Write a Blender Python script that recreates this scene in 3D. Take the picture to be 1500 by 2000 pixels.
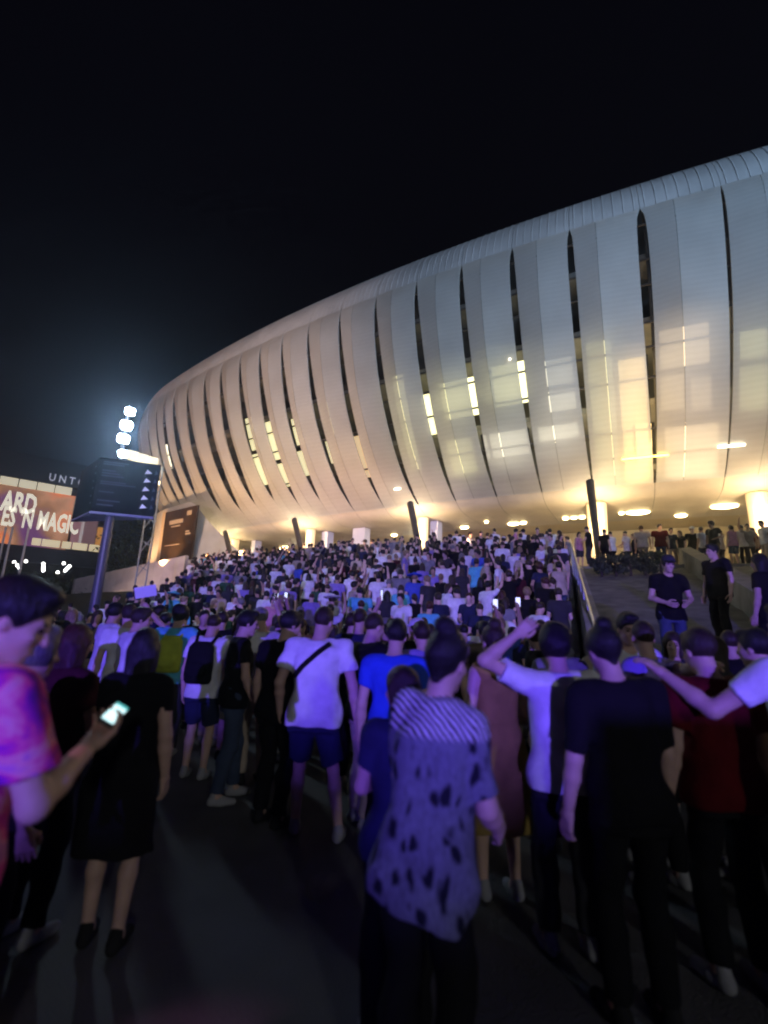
import bpy, math, random
import numpy as np
from mathutils import Vector, Matrix
random.seed(11); RNG = np.random.default_rng(5)
for o in list(bpy.data.objects): bpy.data.objects.remove(o)
scene = bpy.context.scene
COL = scene.collection
rad = math.radians

# ------------------------------------------------------------------ camera
PITCH, ROLL, FPX, CAMZ = rad(13.3), rad(2.3), 950.0, 1.65
cp, sp_, cr, sr = math.cos(PITCH), math.sin(PITCH), math.cos(ROLL), math.sin(ROLL)
right = Vector((cr, -sr*sp_, sr*cp)); up = Vector((-sr, -cr*sp_, cr*cp)); fwd = Vector((0, cp, sp_))
cam_data = bpy.data.cameras.new('camera'); cam = bpy.data.objects.new('camera', cam_data); COL.objects.link(cam)
cam.matrix_world = Matrix(((right.x, up.x, -fwd.x, 0), (right.y, up.y, -fwd.y, 0), (right.z, up.z, -fwd.z, CAMZ), (0, 0, 0, 1)))
cam_data.sensor_fit = 'VERTICAL'; cam_data.sensor_height = 24.0; cam_data.sensor_width = 18.0
cam_data.lens = 24.0*FPX/2000.0; cam_data.clip_start = 0.05; cam_data.clip_end = 3000
cam_data.dof.use_dof = True; cam_data.dof.focus_distance = 20.0; cam_data.dof.aperture_fstop = 0.62
scene.camera = cam

# ------------------------------------------------------------------ world
world = bpy.data.worlds.new('World'); scene.world = world; world.use_nodes = True
wn = world.node_tree; wn.nodes.clear()
wo = wn.nodes.new('ShaderNodeOutputWorld'); wb = wn.nodes.new('ShaderNodeBackground')
sky = wn.nodes.new('ShaderNodeTexSky'); sky.sky_type = 'NISHITA'; sky.sun_disc = False
sky.sun_elevation = rad(-9); sky.sun_rotation = rad(200)
wa = wn.nodes.new('ShaderNodeMix'); wa.data_type = 'RGBA'; wa.blend_type = 'ADD'; wa.inputs[0].default_value = 1.0
wa.inputs[7].default_value = (0.014, 0.012, 0.024, 1)
wn.links.new(sky.outputs[0], wa.inputs[6]); wn.links.new(wa.outputs[2], wb.inputs[0]); wb.inputs[1].default_value = 0.08
wn.links.new(wb.outputs[0], wo.inputs[0])

# ------------------------------------------------------------------ large unseen lights of the festival ground, partly added
def aim(o, target):
    o.rotation_euler = (Vector(target)-o.location).to_track_quat('-Z', 'Y').to_euler()
def spot(name, loc, target, power, color, cone=60, blend=0.5, radius=0.25):
    d = bpy.data.lights.new(name, 'SPOT'); d.energy = power; d.color = color; d.spot_size = rad(cone); d.spot_blend = blend; d.shadow_soft_size = radius
    o = bpy.data.objects.new(name, d); COL.objects.link(o); o.location = loc; aim(o, target); return o
# violet stage wash from behind and left of the viewer
spot('stage_light', (-3.2, -24, 3.1), (-3.2+10*math.sin(rad(2)), -24+10*math.cos(rad(2)), 3.1-10*math.tan(rad(13))), 42000, (0.15, 0.08, 1.0), 46, 0.35, 0.12)
# high lilac-white floods, unseen, added to brighten the crowd on the steps
for az in (-14, -2, 9):
    spot('unseen_floodlight', (-4, -32, 14), (-4+50*math.sin(rad(az)), -32+50*math.cos(rad(az)), 14-50*math.tan(rad(9.5))), 27000, (0.66, 0.60, 1.0), 16.5, 0.6, 0.3)
# magenta side wash reaching the people at the left
spot('stage_light', (-2.9, -0.4, 5.2), (-1.25, 1.5, 1.3), 260, (1.0, 0.34, 0.85), 9, 0.6, 0.1)
# weaker neutral wash from behind right
spot('stage_light', (6, -16, 5.5), (2, 12, 2.6), 1400, (0.95, 0.96, 1.0), 70, 0.6, 0.4)
# cool floodlight washing the upper right facade
spot('unseen_floodlight', (26, -6, 12), (11, 19, 20), 25000, (0.46, 0.70, 1.0), 62, 0.9, 0.6)
spot('unseen_floodlight', (-2, -9, 8), (2, 24, 20), 9800, (0.62, 0.75, 1.0), 60, 0.9, 0.6)
# warm floodlight on the left end of the facade
spot('unseen_floodlight', (-21, 12, 7), (-11, 34, 15), 15500, (1.0, 0.66, 0.50), 75, 0.8, 0.5)

scene.view_settings.view_transform = 'Standard'; scene.view_settings.look = 'None'
scene.view_settings.exposure = 0.0; scene.view_settings.gamma = 1.0; scene.view_settings.use_curve_mapping = False
scene.render.engine = 'CYCLES'
cy = scene.cycles
cy.use_denoising = True; cy.use_light_tree = True; cy.max_bounces = 6; cy.diffuse_bounces = 2; cy.glossy_bounces = 2
cy.transparent_max_bounces = 8; cy.transmission_bounces = 3; cy.caustics_reflective = False; cy.caustics_refractive = False
cy.use_adaptive_sampling = True; cy.adaptive_threshold = 0.014; cy.adaptive_min_samples = 40; cy.sample_clamp_indirect = 3.0; cy.filter_width = 2.1; cy.volume_bounces = 0

# ------------------------------------------------------------------ helpers
def ray(x, y):
    u, v = x-750.0, 1000.0-y
    return right*u + up*v + fwd*FPX
CAM = Vector((0, 0, CAMZ))
def at(x, y, D):                       # point of the photograph's pixel at a forward distance D
    d = ray(x, y); return CAM + d*(D/d.y)
def atz(x, y, z):
    d = ray(x, y); return CAM + d*((z-CAMZ)/d.z)
def to_px(p):
    d = Vector(p)-CAM; w = d.dot(fwd)
    if w <= 0.05: return None
    return (750+FPX*d.dot(right)/w, 1000-FPX*d.dot(up)/w)

CX, CY, R0 = 67.8, 134.1, 127.25       # the stand is an arc of a big bowl
def polar(r, th):
    t = rad(th); return Vector((CX+r*math.sin(t), CY-r*math.cos(t), 0))
TC, RC, AMP = -43.6, 13.0, 9.8         # the arc tightens into the corner left of TC
def plan(r, th):
    if th >= TC: return polar(r, th)
    c = polar(R0-RC, TC); t = rad(TC-(TC-th)*AMP)
    return Vector((c.x+(RC+r-R0)*math.sin(t), c.y-(RC+r-R0)*math.cos(t), 0))
def rth(x, y):
    return math.hypot(x-CX, y-CY), math.degrees(math.atan2(x-CX, CY-y))
def cyl(x, y, r):                      # pixel ray meets the cylinder of radius r
    d = ray(x, y); A = d.x*d.x+d.y*d.y; B = -2*(d.x*CX+d.y*CY); c = CX*CX+CY*CY-r*r
    t = (-B-math.sqrt(max(0, B*B-4*A*c)))/2/A
    p = CAM+d*t; return rth(p.x, p.y)[1], p.z

def new_mesh(name, verts, faces, smooth=False):
    me = bpy.data.meshes.new(name); me.from_pydata([tuple(v) for v in verts], [], [tuple(f) for f in faces]); me.update()
    if smooth: me.polygons.foreach_set('use_smooth', [True]*len(me.polygons))
    return me
def np_mesh(name, V, Q, smooth=True):
    me = bpy.data.meshes.new(name); n, m = len(V), len(Q)
    me.vertices.add(n); me.vertices.foreach_set('co', np.asarray(V, np.float32).ravel())
    me.loops.add(m*4); me.loops.foreach_set('vertex_index', np.asarray(Q, np.int32).ravel())
    me.polygons.add(m); me.polygons.foreach_set('loop_start', np.arange(0, m*4, 4, dtype=np.int32)); me.polygons.foreach_set('loop_total', np.full(m, 4, np.int32))
    if smooth: me.polygons.foreach_set('use_smooth', np.ones(m, bool))
    me.update(calc_edges=True); return me
def obj(name, me, mat=None, parent=None, loc=None):
    o = bpy.data.objects.new(name, me); COL.objects.link(o)
    if mat is not None:
        if len(me.materials) == 0: me.materials.append(mat)
        if me.materials[0] is not mat:
            o.material_slots[0].link = 'OBJECT'; o.material_slots[0].material = mat
    if parent is not None: o.parent = parent
    if loc is not None: o.location = loc
    return o
def empty(name, loc=(0, 0, 0), rz=0):
    o = bpy.data.objects.new(name, None); COL.objects.link(o); o.location = loc; o.rotation_euler = (0, 0, rz); o.empty_display_size = 0.1; return o
def tag(o, label=None, cat=None, group=None, kind=None):
    if label: o['label'] = label
    if cat: o['category'] = cat
    if group: o['group'] = group
    if kind: o['kind'] = kind
    return o
class MB:
    def __init__(s): s.v = []; s.f = []
    def box(s, c, d, rz=0, M=None):
        n = len(s.v); cx, cy_, cz = c; a, b, e = d[0]/2, d[1]/2, d[2]/2
        for x, y, z in ((-a,-b,-e),(a,-b,-e),(a,b,-e),(-a,b,-e),(-a,-b,e),(a,-b,e),(a,b,e),(-a,b,e)):
            p = Vector((x, y, z))
            if M is not None: p = M@p
            elif rz: p = Matrix.Rotation(rz, 3, 'Z')@p
            s.v.append((cx+p.x, cy_+p.y, cz+p.z))
        for q in ((0,3,2,1),(4,5,6,7),(0,1,5,4),(1,2,6,5),(2,3,7,6),(3,0,4,7)): s.f.append(tuple(n+i for i in q))
        return s
    def tube(s, a, b, ra, rb=None, seg=10):
        rb = ra if rb is None else rb; a = Vector(a); b = Vector(b); d = (b-a).normalized()
        u = d.orthogonal().normalized(); w = d.cross(u); n = len(s.v)
        for p, r in ((a, ra), (b, rb)):
            for i in range(seg):
                t = 2*math.pi*i/seg; s.v.append(tuple(p+(u*math.cos(t)+w*math.sin(t))*r))
        for i in range(seg): j = (i+1) % seg; s.f.append((n+i, n+j, n+seg+j, n+seg+i))
        s.f.append(tuple(n+i for i in reversed(range(seg)))); s.f.append(tuple(n+seg+i for i in range(seg)))
        return s
    def quad(s, a, b, c, d):
        n = len(s.v); s.v += [tuple(a), tuple(b), tuple(c), tuple(d)]; s.f.append((n, n+1, n+2, n+3)); return s
    def prism(s, pts, depth):           # polygon pts (Vectors), extruded by vector depth
        n = len(s.v); k = len(pts); depth = Vector(depth)
        s.v += [tuple(p) for p in pts]+[tuple(Vector(p)+depth) for p in pts]
        s.f.append(tuple(n+i for i in range(k))); s.f.append(tuple(n+k+i for i in reversed(range(k))))
        for i in range(k): j = (i+1) % k; s.f.append((n+i, n+k+i, n+k+j, n+j))
        return s
    def build(s, name, mat, parent=None, smooth=False): return obj(name, new_mesh(name, s.v, s.f, smooth), mat, parent)

# ------------------------------------------------------------------ materials
MATS = {}
def nodes(name):
    m = bpy.data.materials.new(name); m.use_nodes = True; nt = m.node_tree; b = nt.nodes['Principled BSDF']; return m, nt, b
def mat(name, color, rough=0.7, var=0.0, scale=8.0, bump=0.0, bscale=30.0, metal=0.0, spec=0.3, emit=None, estr=0.0, alpha=1.0, coat=0.0):
    if name in MATS: return MATS[name]
    m, nt, b = nodes(name); c = (*color, 1)
    b.inputs['Base Color'].default_value = c; b.inputs['Roughness'].default_value = rough; b.inputs['Metallic'].default_value = metal
    b.inputs['Specular IOR Level'].default_value = spec; b.inputs['Alpha'].default_value = alpha
    if var or bump:
        tc = nt.nodes.new('ShaderNodeTexCoord')
    if var:
        n = nt.nodes.new('ShaderNodeTexNoise'); n.inputs['Scale'].default_value = scale; n.inputs['Detail'].default_value = 5
        nt.links.new(tc.outputs['Object'], n.inputs['Vector'])
        r = nt.nodes.new('ShaderNodeValToRGB'); r.color_ramp.elements[0].position = 0.3; r.color_ramp.elements[1].position = 0.7
        r.color_ramp.elements[0].color = (*[x*(1-var) for x in color], 1); r.color_ramp.elements[1].color = (*[min(1, x*(1+var)) for x in color], 1)
        nt.links.new(n.outputs[0], r.inputs[0]); nt.links.new(r.outputs[0], b.inputs['Base Color'])
    if bump:
        n2 = nt.nodes.new('ShaderNodeTexNoise'); n2.inputs['Scale'].default_value = bscale; n2.inputs['Detail'].default_value = 4
        nt.links.new(tc.outputs['Object'], n2.inputs['Vector'])
        bp = nt.nodes.new('ShaderNodeBump'); bp.inputs['Strength'].default_value = bump; bp.inputs['Distance'].default_value = 0.02
        nt.links.new(n2.outputs[0], bp.inputs['Height']); nt.links.new(bp.outputs[0], b.inputs['Normal'])
    if emit:
        b.inputs['Emission Color'].default_value = (*emit, 1); b.inputs['Emission Strength'].default_value = estr
    MATS[name] = m; return m
def lamp_mat(name, color, strength):
    return mat(name, (0.8, 0.8, 0.8), 0.5, emit=color, estr=strength)

def facade_material():
    m, nt, b = nodes('perforated_skin'); L = nt.links; N = nt.nodes
    tc = N.new('ShaderNodeTexCoord'); sx = N.new('ShaderNodeSeparateXYZ'); L.new(tc.outputs['Object'], sx.inputs[0])
    # fine horizontal rows of the mesh
    mu = N.new('ShaderNodeMath'); mu.operation = 'MULTIPLY'; mu.inputs[1].default_value = 2*math.pi/0.22; L.new(sx.outputs[2], mu.inputs[0])
    sn = N.new('ShaderNodeMath'); sn.operation = 'SINE'; L.new(mu.outputs[0], sn.inputs[0])
    no = N.new('ShaderNodeTexNoise'); no.inputs['Scale'].default_value = 0.55; no.inputs['Detail'].default_value = 6; L.new(tc.outputs['Object'], no.inputs['Vector'])
    r = N.new('ShaderNodeValToRGB'); r.color_ramp.elements[0].position = 0.25; r.color_ramp.elements[1].position = 0.75
    r.color_ramp.elements[0].color = (0.62, 0.61, 0.61, 1); r.color_ramp.elements[1].color = (0.76, 0.76, 0.76, 1); L.new(no.outputs[0], r.inputs[0])
    mr = N.new('ShaderNodeMapRange'); mr.inputs[1].default_value = -1; mr.inputs[2].default_value = 1; mr.inputs[3].default_value = 0.93; mr.inputs[4].default_value = 1.0
    L.new(sn.outputs[0], mr.inputs[0])
    mx = N.new('ShaderNodeMix'); mx.data_type = 'RGBA'; mx.blend_type = 'MULTIPLY'; mx.inputs[0].default_value = 1
    L.new(r.outputs[0], mx.inputs[6]); L.new(mr.outputs[0], mx.inputs[7])
    oi = N.new('ShaderNodeObjectInfo'); m3 = N.new('ShaderNodeMapRange'); m3.inputs[3].default_value = 0.9; m3.inputs[4].default_value = 1.05; L.new(oi.outputs['Random'], m3.inputs[0])
    mz = N.new('ShaderNodeMix'); mz.data_type = 'RGBA'; mz.blend_type = 'MULTIPLY'; mz.inputs[0].default_value = 1; L.new(mx.outputs[2], mz.inputs[6]); L.new(m3.outputs[0], mz.inputs[7])
    L.new(mz.outputs[2], b.inputs['Base Color']); b.inputs['Roughness'].default_value = 0.55; b.inputs['Specular IOR Level'].default_value = 0.25
    tl = N.new('ShaderNodeBsdfTranslucent'); tl.inputs[0].default_value = (0.7, 0.7, 0.68, 1)
    tr = N.new('ShaderNodeBsdfTransparent')
    m1 = N.new('ShaderNodeMixShader'); m1.inputs[0].default_value = 0.30; L.new(b.outputs[0], m1.inputs[1]); L.new(tl.outputs[0], m1.inputs[2])
    m2 = N.new('ShaderNodeMixShader'); m2.inputs[0].default_value = 0.05; L.new(m1.outputs[0], m2.inputs[1]); L.new(tr.outputs[0], m2.inputs[2])
    L.new(m2.outputs[0], N['Material Output'].inputs[0]); return m
M_SKIN = facade_material()
M_ROOF = mat('roof_sheet', (0.62, 0.62, 0.64), 0.5, 0.12, 0.6)
M_SOFFIT = mat('soffit_sheet', (0.68, 0.62, 0.54), 0.45, 0.12, 0.8)
M_STEEL = mat('dark_steel', (0.06, 0.055, 0.055), 0.5, 0.25, 5, spec=0.5)
M_BLACKSTEEL = mat('black_steel', (0.02, 0.02, 0.024), 0.5)
M_CONC = mat('concrete', (0.3, 0.29, 0.28), 0.85, 0.2, 1.5, 0.25, 12)
M_PAVE = mat('asphalt', (0.11, 0.108, 0.105), 0.9, 0.3, 0.9, 0.5, 60)
M_WHITE = mat('white_render', (0.72, 0.7, 0.67), 0.8, 0.08, 1.2)
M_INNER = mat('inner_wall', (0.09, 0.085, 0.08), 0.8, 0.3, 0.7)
M_BANK = mat('dry_bank', (0.15, 0.155, 0.14), 0.95, 0.35, 2.5, 0.8, 20)
M_GRASS = mat('grass_turf', (0.028, 0.038, 0.02), 0.95, 0.45, 3, 0.9, 25)
M_LEAF = mat('leaf_green', (0.04, 0.06, 0.03), 0.7, 0.4, 2)
M_BARK = mat('bark', (0.06, 0.05, 0.04), 0.9, 0.3, 10)
def glass():
    m, nt, b = nodes('pane_glass'); N = nt.nodes; L = nt.links
    tr = N.new('ShaderNodeBsdfTransparent'); tr.inputs[0].default_value = (0.86, 0.9, 0.9, 1)
    gl = N.new('ShaderNodeBsdfGlossy'); gl.inputs['Roughness'].default_value = 0.12
    di = N.new('ShaderNodeBsdfDiffuse'); di.inputs[0].default_value = (0.55, 0.58, 0.6, 1)
    a = N.new('ShaderNodeMixShader'); a.inputs[0].default_value = 0.6; L.new(gl.outputs[0], a.inputs[1]); L.new(di.outputs[0], a.inputs[2])
    c = N.new('ShaderNodeMixShader'); c.inputs[0].default_value = 0.34; L.new(tr.outputs[0], c.inputs[1]); L.new(a.outputs[0], c.inputs[2])
    L.new(c.outputs[0], N['Material Output'].inputs[0]); return m
M_GLASS = glass()
# ------------------------------------------------------------------ ground, terrace, banks
TERR, RT, RF = 4.45, 128.5, 141.5       # terrace level, stair head and stair foot radius
g = MB().quad((-170, -70, 0), (170, -70, 0), (170, 240, 0), (-170, 240, 0)).build('ground', M_PAVE); tag(g, kind='structure')

def ring_slab(name, r0, r1, z0, z1, ths, material, parent=None):
    v = []; f = []; n = len(ths)
    for t in ths:
        a = plan(r0, t); b = plan(r1, t)
        v += [(a.x, a.y, z0), (b.x, b.y, z0), (b.x, b.y, z1), (a.x, a.y, z1)]
    for i in range(n-1):
        k = 4*i
        for a, b in ((0, 1), (1, 2), (2, 3), (3, 0)): f.append((k+a, k+b, k+4+b, k+4+a))
    f.append((3, 2, 1, 0)); k = 4*(n-1); f.append((k, k+1, k+2, k+3))
    return obj(name, new_mesh(name, v, f), material, parent)
def lins(a, b, n): return [a+(b-a)*i/(n-1) for i in range(n)]
tag(ring_slab('terrace', 105, RT, 0.01, TERR, lins(-44, 2, 47), M_CONC), kind='structure')

XL = -12.5
def xr(y): return 3.4+(y-8.4)*(4.6/12.1)          # right flank of the flight of steps
def th_left(r): return math.degrees(math.asin((XL-CX)/r))
def th_right(r):
    a, b = -45.0, -15.0
    for _ in range(40):
        m = (a+b)/2; p = polar(r, m)
        if p.x < xr(p.y): a = m
        else: b = m
    return a
def step_h(r): return TERR*min(1, max(0, (RF-r)/(RF-RT)))
stairs = empty('stairs', polar(RF, -32)); tag(stairs, 'wide flight of concrete steps under the crowd, rising to the stadium terrace', 'stairs')
NS = 32
for k in range(NS):
    ro = RF-k*(RF-RT)/NS; z1 = (k+1)*TERR/NS-0.02
    r_in = max(RT+0.005, ro-0.55); ths = lins(th_left(ro), th_right(ro), 10)
    s = ring_slab('step', r_in, ro, max(0.004, z1-0.32), z1, ths, M_CONC); s.parent = stairs; s.matrix_parent_inverse = Matrix.Translation(-stairs.location)

def bank(name, ths_fn, zfn, rs, material, label=None):
    v = []; f = []; nr = len(rs); nt_ = 14
    for i, r in enumerate(rs):
        t0, t1 = ths_fn(r)
        for t in lins(t0, t1, nt_):
            p = plan(r, t) if t < TC else polar(r, t)
            v.append((p.x, p.y, zfn(r)+random.uniform(-.04, .04)))
    base = len(v)
    for i in range(nr-1):
        for j in range(nt_-1): a = i*nt_+j; f.append((a, a+1, a+nt_+1, a+nt_))
    for j in range(nt_): v.append((v[j][0], v[j][1], 0.0))     # front skirt
    for j in range(nt_-1): f.append((base+j, base+j+1, j+1, j))
    return tag(obj(name, new_mesh(name, v, f, True), material), kind='structure')
def hb(r): return 1.0+3.35*(142.5-r)/14.0
def hl(r): return 0.05+3.2*min(1, max(0, (142-r)/9.6))
bank('grass_bank', lambda r: (th_right(r)+0.12, -8), hb, lins(142.5, 128.6, 22), M_BANK)
fw_ = MB()
for ra_, rb_ in zip(lins(142.5, 128.6, 14)[:-1], lins(142.5, 128.6, 14)[1:]):
    a, b = polar(ra_, th_right(ra_)+.05), polar(rb_, th_right(rb_)+.05)
    fw_.prism([Vector((a.x, a.y, 0)), Vector((b.x, b.y, 0)), Vector((b.x, b.y, hb(rb_)+.12)), Vector((a.x, a.y, hb(ra_)+.12))], (.3, -.1, 0))
tag(fw_.build('flank_wall', M_CONC), 'low concrete flank wall between the steps and the right bank', 'wall')
bank('grass_bank', lambda r: (-56, th_left(r)-0.1), hl, lins(142, 131.2, 18), M_GRASS)

# ------------------------------------------------------------------ the stadium
PROF = [(117.0, 8.72), (119.5, 8.73), (121.5, 8.76), (122.5, 8.92), (123.2, 9.28), (124.0, 9.8), (125.3, 10.95), (126.6, 12.7), (127.8, 14.9), (128.6, 17.2),
        (129.05, 19.3), (129.0, 20.6), (128.6, 21.9), (127.9, 23.0), (126.9, 23.7), (125.4, 24.15), (123.0, 24.5), (118, 24.9)]
def catmull(P, n):
    out = []
    for i in range(len(P)-1):
        p0, p1, p2, p3 = P[max(i-1, 0)], P[i], P[i+1], P[min(i+2, len(P)-1)]
        for k in range(n):
            t = k/n; out.append(tuple(0.5*((2*b)+(-a+c)*t+(2*a-5*b+4*c-d)*t*t+(-a+3*b-3*c+d)*t**3) for a, b, c, d in zip(p0, p1, p2, p3)))
    out.append(P[-1]); return out
DENSE = catmull(PROF, 8)
_z = [p[1] for p in DENSE if p[1] >= 8.8]; _r = [p[0] for p in DENSE if p[1] >= 8.8]
def rz(z): return float(np.interp(z, _z, _r))
i0 = next(i for i, p in enumerate(DENSE) if p[1] >= 9.28); i1 = next(i for i, p in enumerate(DENSE) if p[1] >= 20.55)
BELLY = DENSE[:i0+1]; CROWN = DENSE[i1:]; ZB0, ZT0 = DENSE[i0][1], DENSE[i1][1]

stadium = empty('stadium', polar(127, -32)); tag(stadium, 'huge curved stadium with pale ribbed translucent skin glowing above the crowd', 'stadium')
SINV = Matrix.Translation(-stadium.location)
def part(o, p=stadium, inv=SINV): o.parent = p; o.matrix_parent_inverse = inv; return o
# gap angle, lowest z of the slit, greatest width
GAPS = [(-53, 11, .5), (-52, 11, .5), (-51, 11, .5), (-50, 11, .5), (-49, 11, .5), (-48, 11.5, .5), (-47, 11.6, .5), (-46, 11.6, .5), (-45.05, 11.6, .5), (-44.0, 11.6, .5),
        (-43.15, 11.6, .85), (-42.5, 11.8, .85), (-41.68, 11.9, .9), (-40.65, 10.5, .85), (-39.5, 10.4, .85), (-38.53, 10.6, .75), (-37.5, 10.5, .66), (-36.53, 10.3, .58),
        (-35.55, 10.1, .5), (-34.5, 9.5, .44), (-33.36, 9.5, .4), (-32.2, 9.1, .40), (-31.02, 9.1, .40), (-29.84, 8.9, .34), (-28.65, 8.9, .32), (-27.43, 8.7, .3),
        (-26.09, 8.6, .42), (-24.72, 8.6, .13), (-23.4, 8.6, .2), (-22.1, 8.6, .3), (-20.8, 8.6, .3), (-19.5, 8.6, .3), (-18.2, 8.6, .3), (-16.9, 8.6, .3), (-15.6, 8.6, .3)]
def gapw(i, z):
    th, zb, w = GAPS[i]
    t = (z-zb)/(ZT0-0.15-zb)
    if t <= 0 or t >= 1: return 0.012
    rightish = min(1, max(0, (th+35)/7)); a = 0.55*(1-rightish)+0.75*rightish; b = 0.95*(1-rightish)+0.28*rightish
    pk = a/(a+b); return 0.012+w*0.5*(t**a*(1-t)**b)/(pk**a*(1-pk)**b)
def fold(z): return 0.24*max(0, math.sin(math.pi*min(1, max(0, (z-ZB0-0.6)/(ZT0-ZB0-0.4)))))**0.7
ROWS = lins(ZB0, ZT0, 30)
M_SEAM = mat('panel_seam', (0.2, 0.2, 0.2), 0.7)
for i in range(len(GAPS)-1):
    ta, tb = GAPS[i][0], GAPS[i+1][0]; span = tb-ta; mdeg = 180/math.pi/R0
    pan = empty('facade_panel'); part(pan)
    cut = 0.38+0.1*((i*37) % 5)/5
    for s in range(2):
        v = []; f = []; nc = 4
        for z in ROWS:
            r = rz(z); tl = ta+gapw(i, z)*mdeg; tr_ = tb-gapw(i+1, z)*mdeg; tm = ta+span*cut
            cols = lins(tl, tm-0.003, nc) if s == 0 else lins(tm+0.003, tr_, nc)
            for q, t in enumerate(cols):
                u = (t-tl)/(tm-tl) if s == 0 else (tr_-t)/(tr_-tm)
                p = plan(r+fold(z)*u, t); v.append((p.x, p.y, z))
            # flange turned inwards along the slit
            t = tl if s == 0 else tr_; p = plan(r-0.08, t); v.append((p.x, p.y, z))
        w = nc+1
        for a in range(len(ROWS)-1):
            for q in range(nc-1): k = a*w+q; f.append((k, k+1, k+w+1, k+w))
            k = a*w
            if s == 0: f.append((k+nc, k, k+w, k+w+nc))
            else: f.append((k+nc-1, k+nc, k+w+nc, k+w+nc-1))
        o = obj('panel_strip', new_mesh('panel_strip', v, f, False), M_SKIN); part(o, pan, Matrix())
        me = o.data; me.polygons.foreach_set('use_smooth', [True]*len(me.polygons))
        me.set_sharp_from_angle(angle=rad(35))
    # crown sheet with raised seams above the slits, and the belly sheet below
    for nm, prof, m_, nrib in (('roof_panel', CROWN, M_ROOF, 7), ('belly_panel', BELLY, M_SOFFIT, 0)):
        v = []; f = []; cols = []
        cols = [(t, 0) for t in lins(ta+0.004, tb-0.004, 5)]
        for r, z in prof:
            for t, e in cols: p = plan(r+e, t); v.append((p.x, p.y, z+e*0.6))
        w = len(cols)
        for a in range(len(prof)-1):
            for q in range(w-1): k = a*w+q; f.append((k, k+1, k+w+1, k+w))
        ro_ = part(obj(nm, new_mesh(nm, v, f, True), m_))
        if nrib:
            sm_ = MB()
            for q in range(nrib):
                t = ta+span*(q+.5)/nrib
                for (ra_, za_), (rb_, zb_) in zip(prof[:-1:3], prof[3::3]):
                    p, q_ = plan(ra_, t), plan(rb_, t); sm_.tube((p.x, p.y, za_), (q_.x, q_.y, zb_), .022, seg=4)
            sm_.build('standing_seam', M_ROOF, ro_)
# inner building seen through the skin and the slits
ALLT = [x[0] for x in GAPS]
part(ring_slab('inner_wall', 119.4, 120.6, 8.85, 23.4, ALLT, M_INNER))
for z in (10.2, 12.9, 16.4, 19.4):
    part(ring_slab('floor_slab', 120.65, rz(z)-2.0, z, z+0.3, ALLT, mat('slab', (0.16, 0.155, 0.15), 0.8, 0.2, 1)))
for z in (10.4, 11.4, 13.4, 14.6, 15.6, 17.2, 18.3, 20.0):
    mb = MB()
    for a, b in zip(ALLT[:-1], ALLT[1:]):
        p = plan(rz(z)-0.42, a); q = plan(rz(z)-0.42, b); mb.tube((p.x, p.y, z), (q.x, q.y, z), 0.06, seg=6)
    part(mb.build('steel_tube', M_STEEL))
for th, zb, w in GAPS:                                            # steel rib standing behind each slit
    mb = MB(); zs = lins(9.6, 22.5, 9)
    for a, b in zip(zs[:-1], zs[1:]):
        p = plan(rz(a)-0.75, th+0.10); q = plan(rz(b)-0.75, th+0.10); mb.tube((p.x, p.y, a), (q.x, q.y, b), 0.10, seg=6)
    part(mb.build('steel_rib', M_STEEL))
YG, PALE, WARM, PEACH = (0.95, 0.88, 0.42), (1.0, 0.92, 0.66), (1.0, 0.66, 0.22), (1.0, 0.74, 0.42)
WIN = [(862, 742, 935, 815, YG, 1.7), (868, 858, 930, 925, YG, 1.5), (962, 712, 1034, 792, YG, 1.8), (945, 845, 1036, 892, PALE, 2.4), (1062, 702, 1122, 752, PALE, 1.2),
       (1068, 764, 1128, 802, PALE, 2.0), (1046, 832, 1134, 864, PALE, 2.6), (1150, 668, 1205, 930, YG, 1.1), (1212, 700, 1268, 940, WARM, 3.4), (1240, 830, 1276, 898, WARM, 7.0),
       (1285, 640, 1388, 716, PEACH, 1.9), (1288, 728, 1340, 800, PEACH, 1.6), (1346, 736, 1392, 800, PEACH, 1.3), (1296, 826, 1405, 930, PEACH, 2.2), (1440, 640, 1500, 700, YG, 1.6), (1440, 716, 1500, 800, YG, 1.3),
       (774, 730, 806, 920, YG, 1.5), (826, 770, 850, 850, YG, 1.2), (690, 850, 722, 935, WARM, 1.5), (484, 815, 500, 880, YG, 2.5), (496, 885, 517, 950, YG, 3.0), (520, 822, 545, 900, YG, 3.0),
       (545, 905, 562, 952, YG, 2.6), (572, 815, 602, 870, YG, 2.6), (585, 880, 606, 930, YG, 2.2), (628, 785, 652, 850, YG, 2.2), (640, 860, 660, 905, YG, 2.0), (318, 868, 336, 918, PALE, 5.0), (1560, 650, 1660, 800, YG, 1.4), (1700, 640, 1800, 780, PEACH, 1.4)]
def skin(x, y, off):                    # pixel ray meets the surface lying 'off' inside the skin
    d = ray(x, y); A_ = math.hypot(d.x, d.y); last = None
    for k in range(400):
        t = (14+k*0.12)/A_; p = CAM+d*t; r, th = rth(p.x, p.y)
        if 9.3 < p.z < 23 and r < rz(p.z)-off: return th, p.z
    return rth(p.x, p.y)[1], p.z
def slanted(name, t0, t1, z0, z1, off, dep, m_):
    v = []; f = []
    for t in lins(t0, t1, 3):
        for z in lins(z0, z1, 4):
            for q in (0, dep): p = plan(rz(z)-off-q, t); v.append((p.x, p.y, z))
    for i in range(2):
        for j in range(3):
            a = i*8+j*2; f.append((a, a+8, a+10, a+2)); f.append((a+1, a+3, a+11, a+9))
    for i in range(2): a = i*8; f.append((a, a+1, a+9, a+8)); f.append((a+6, a+14, a+15, a+7))
    for j in range(3): a = j*2; f.append((a, a+2, a+3, a+1)); f.append((a+16, a+17, a+19, a+18))
    return obj(name, new_mesh(name, v, f), m_)
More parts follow.
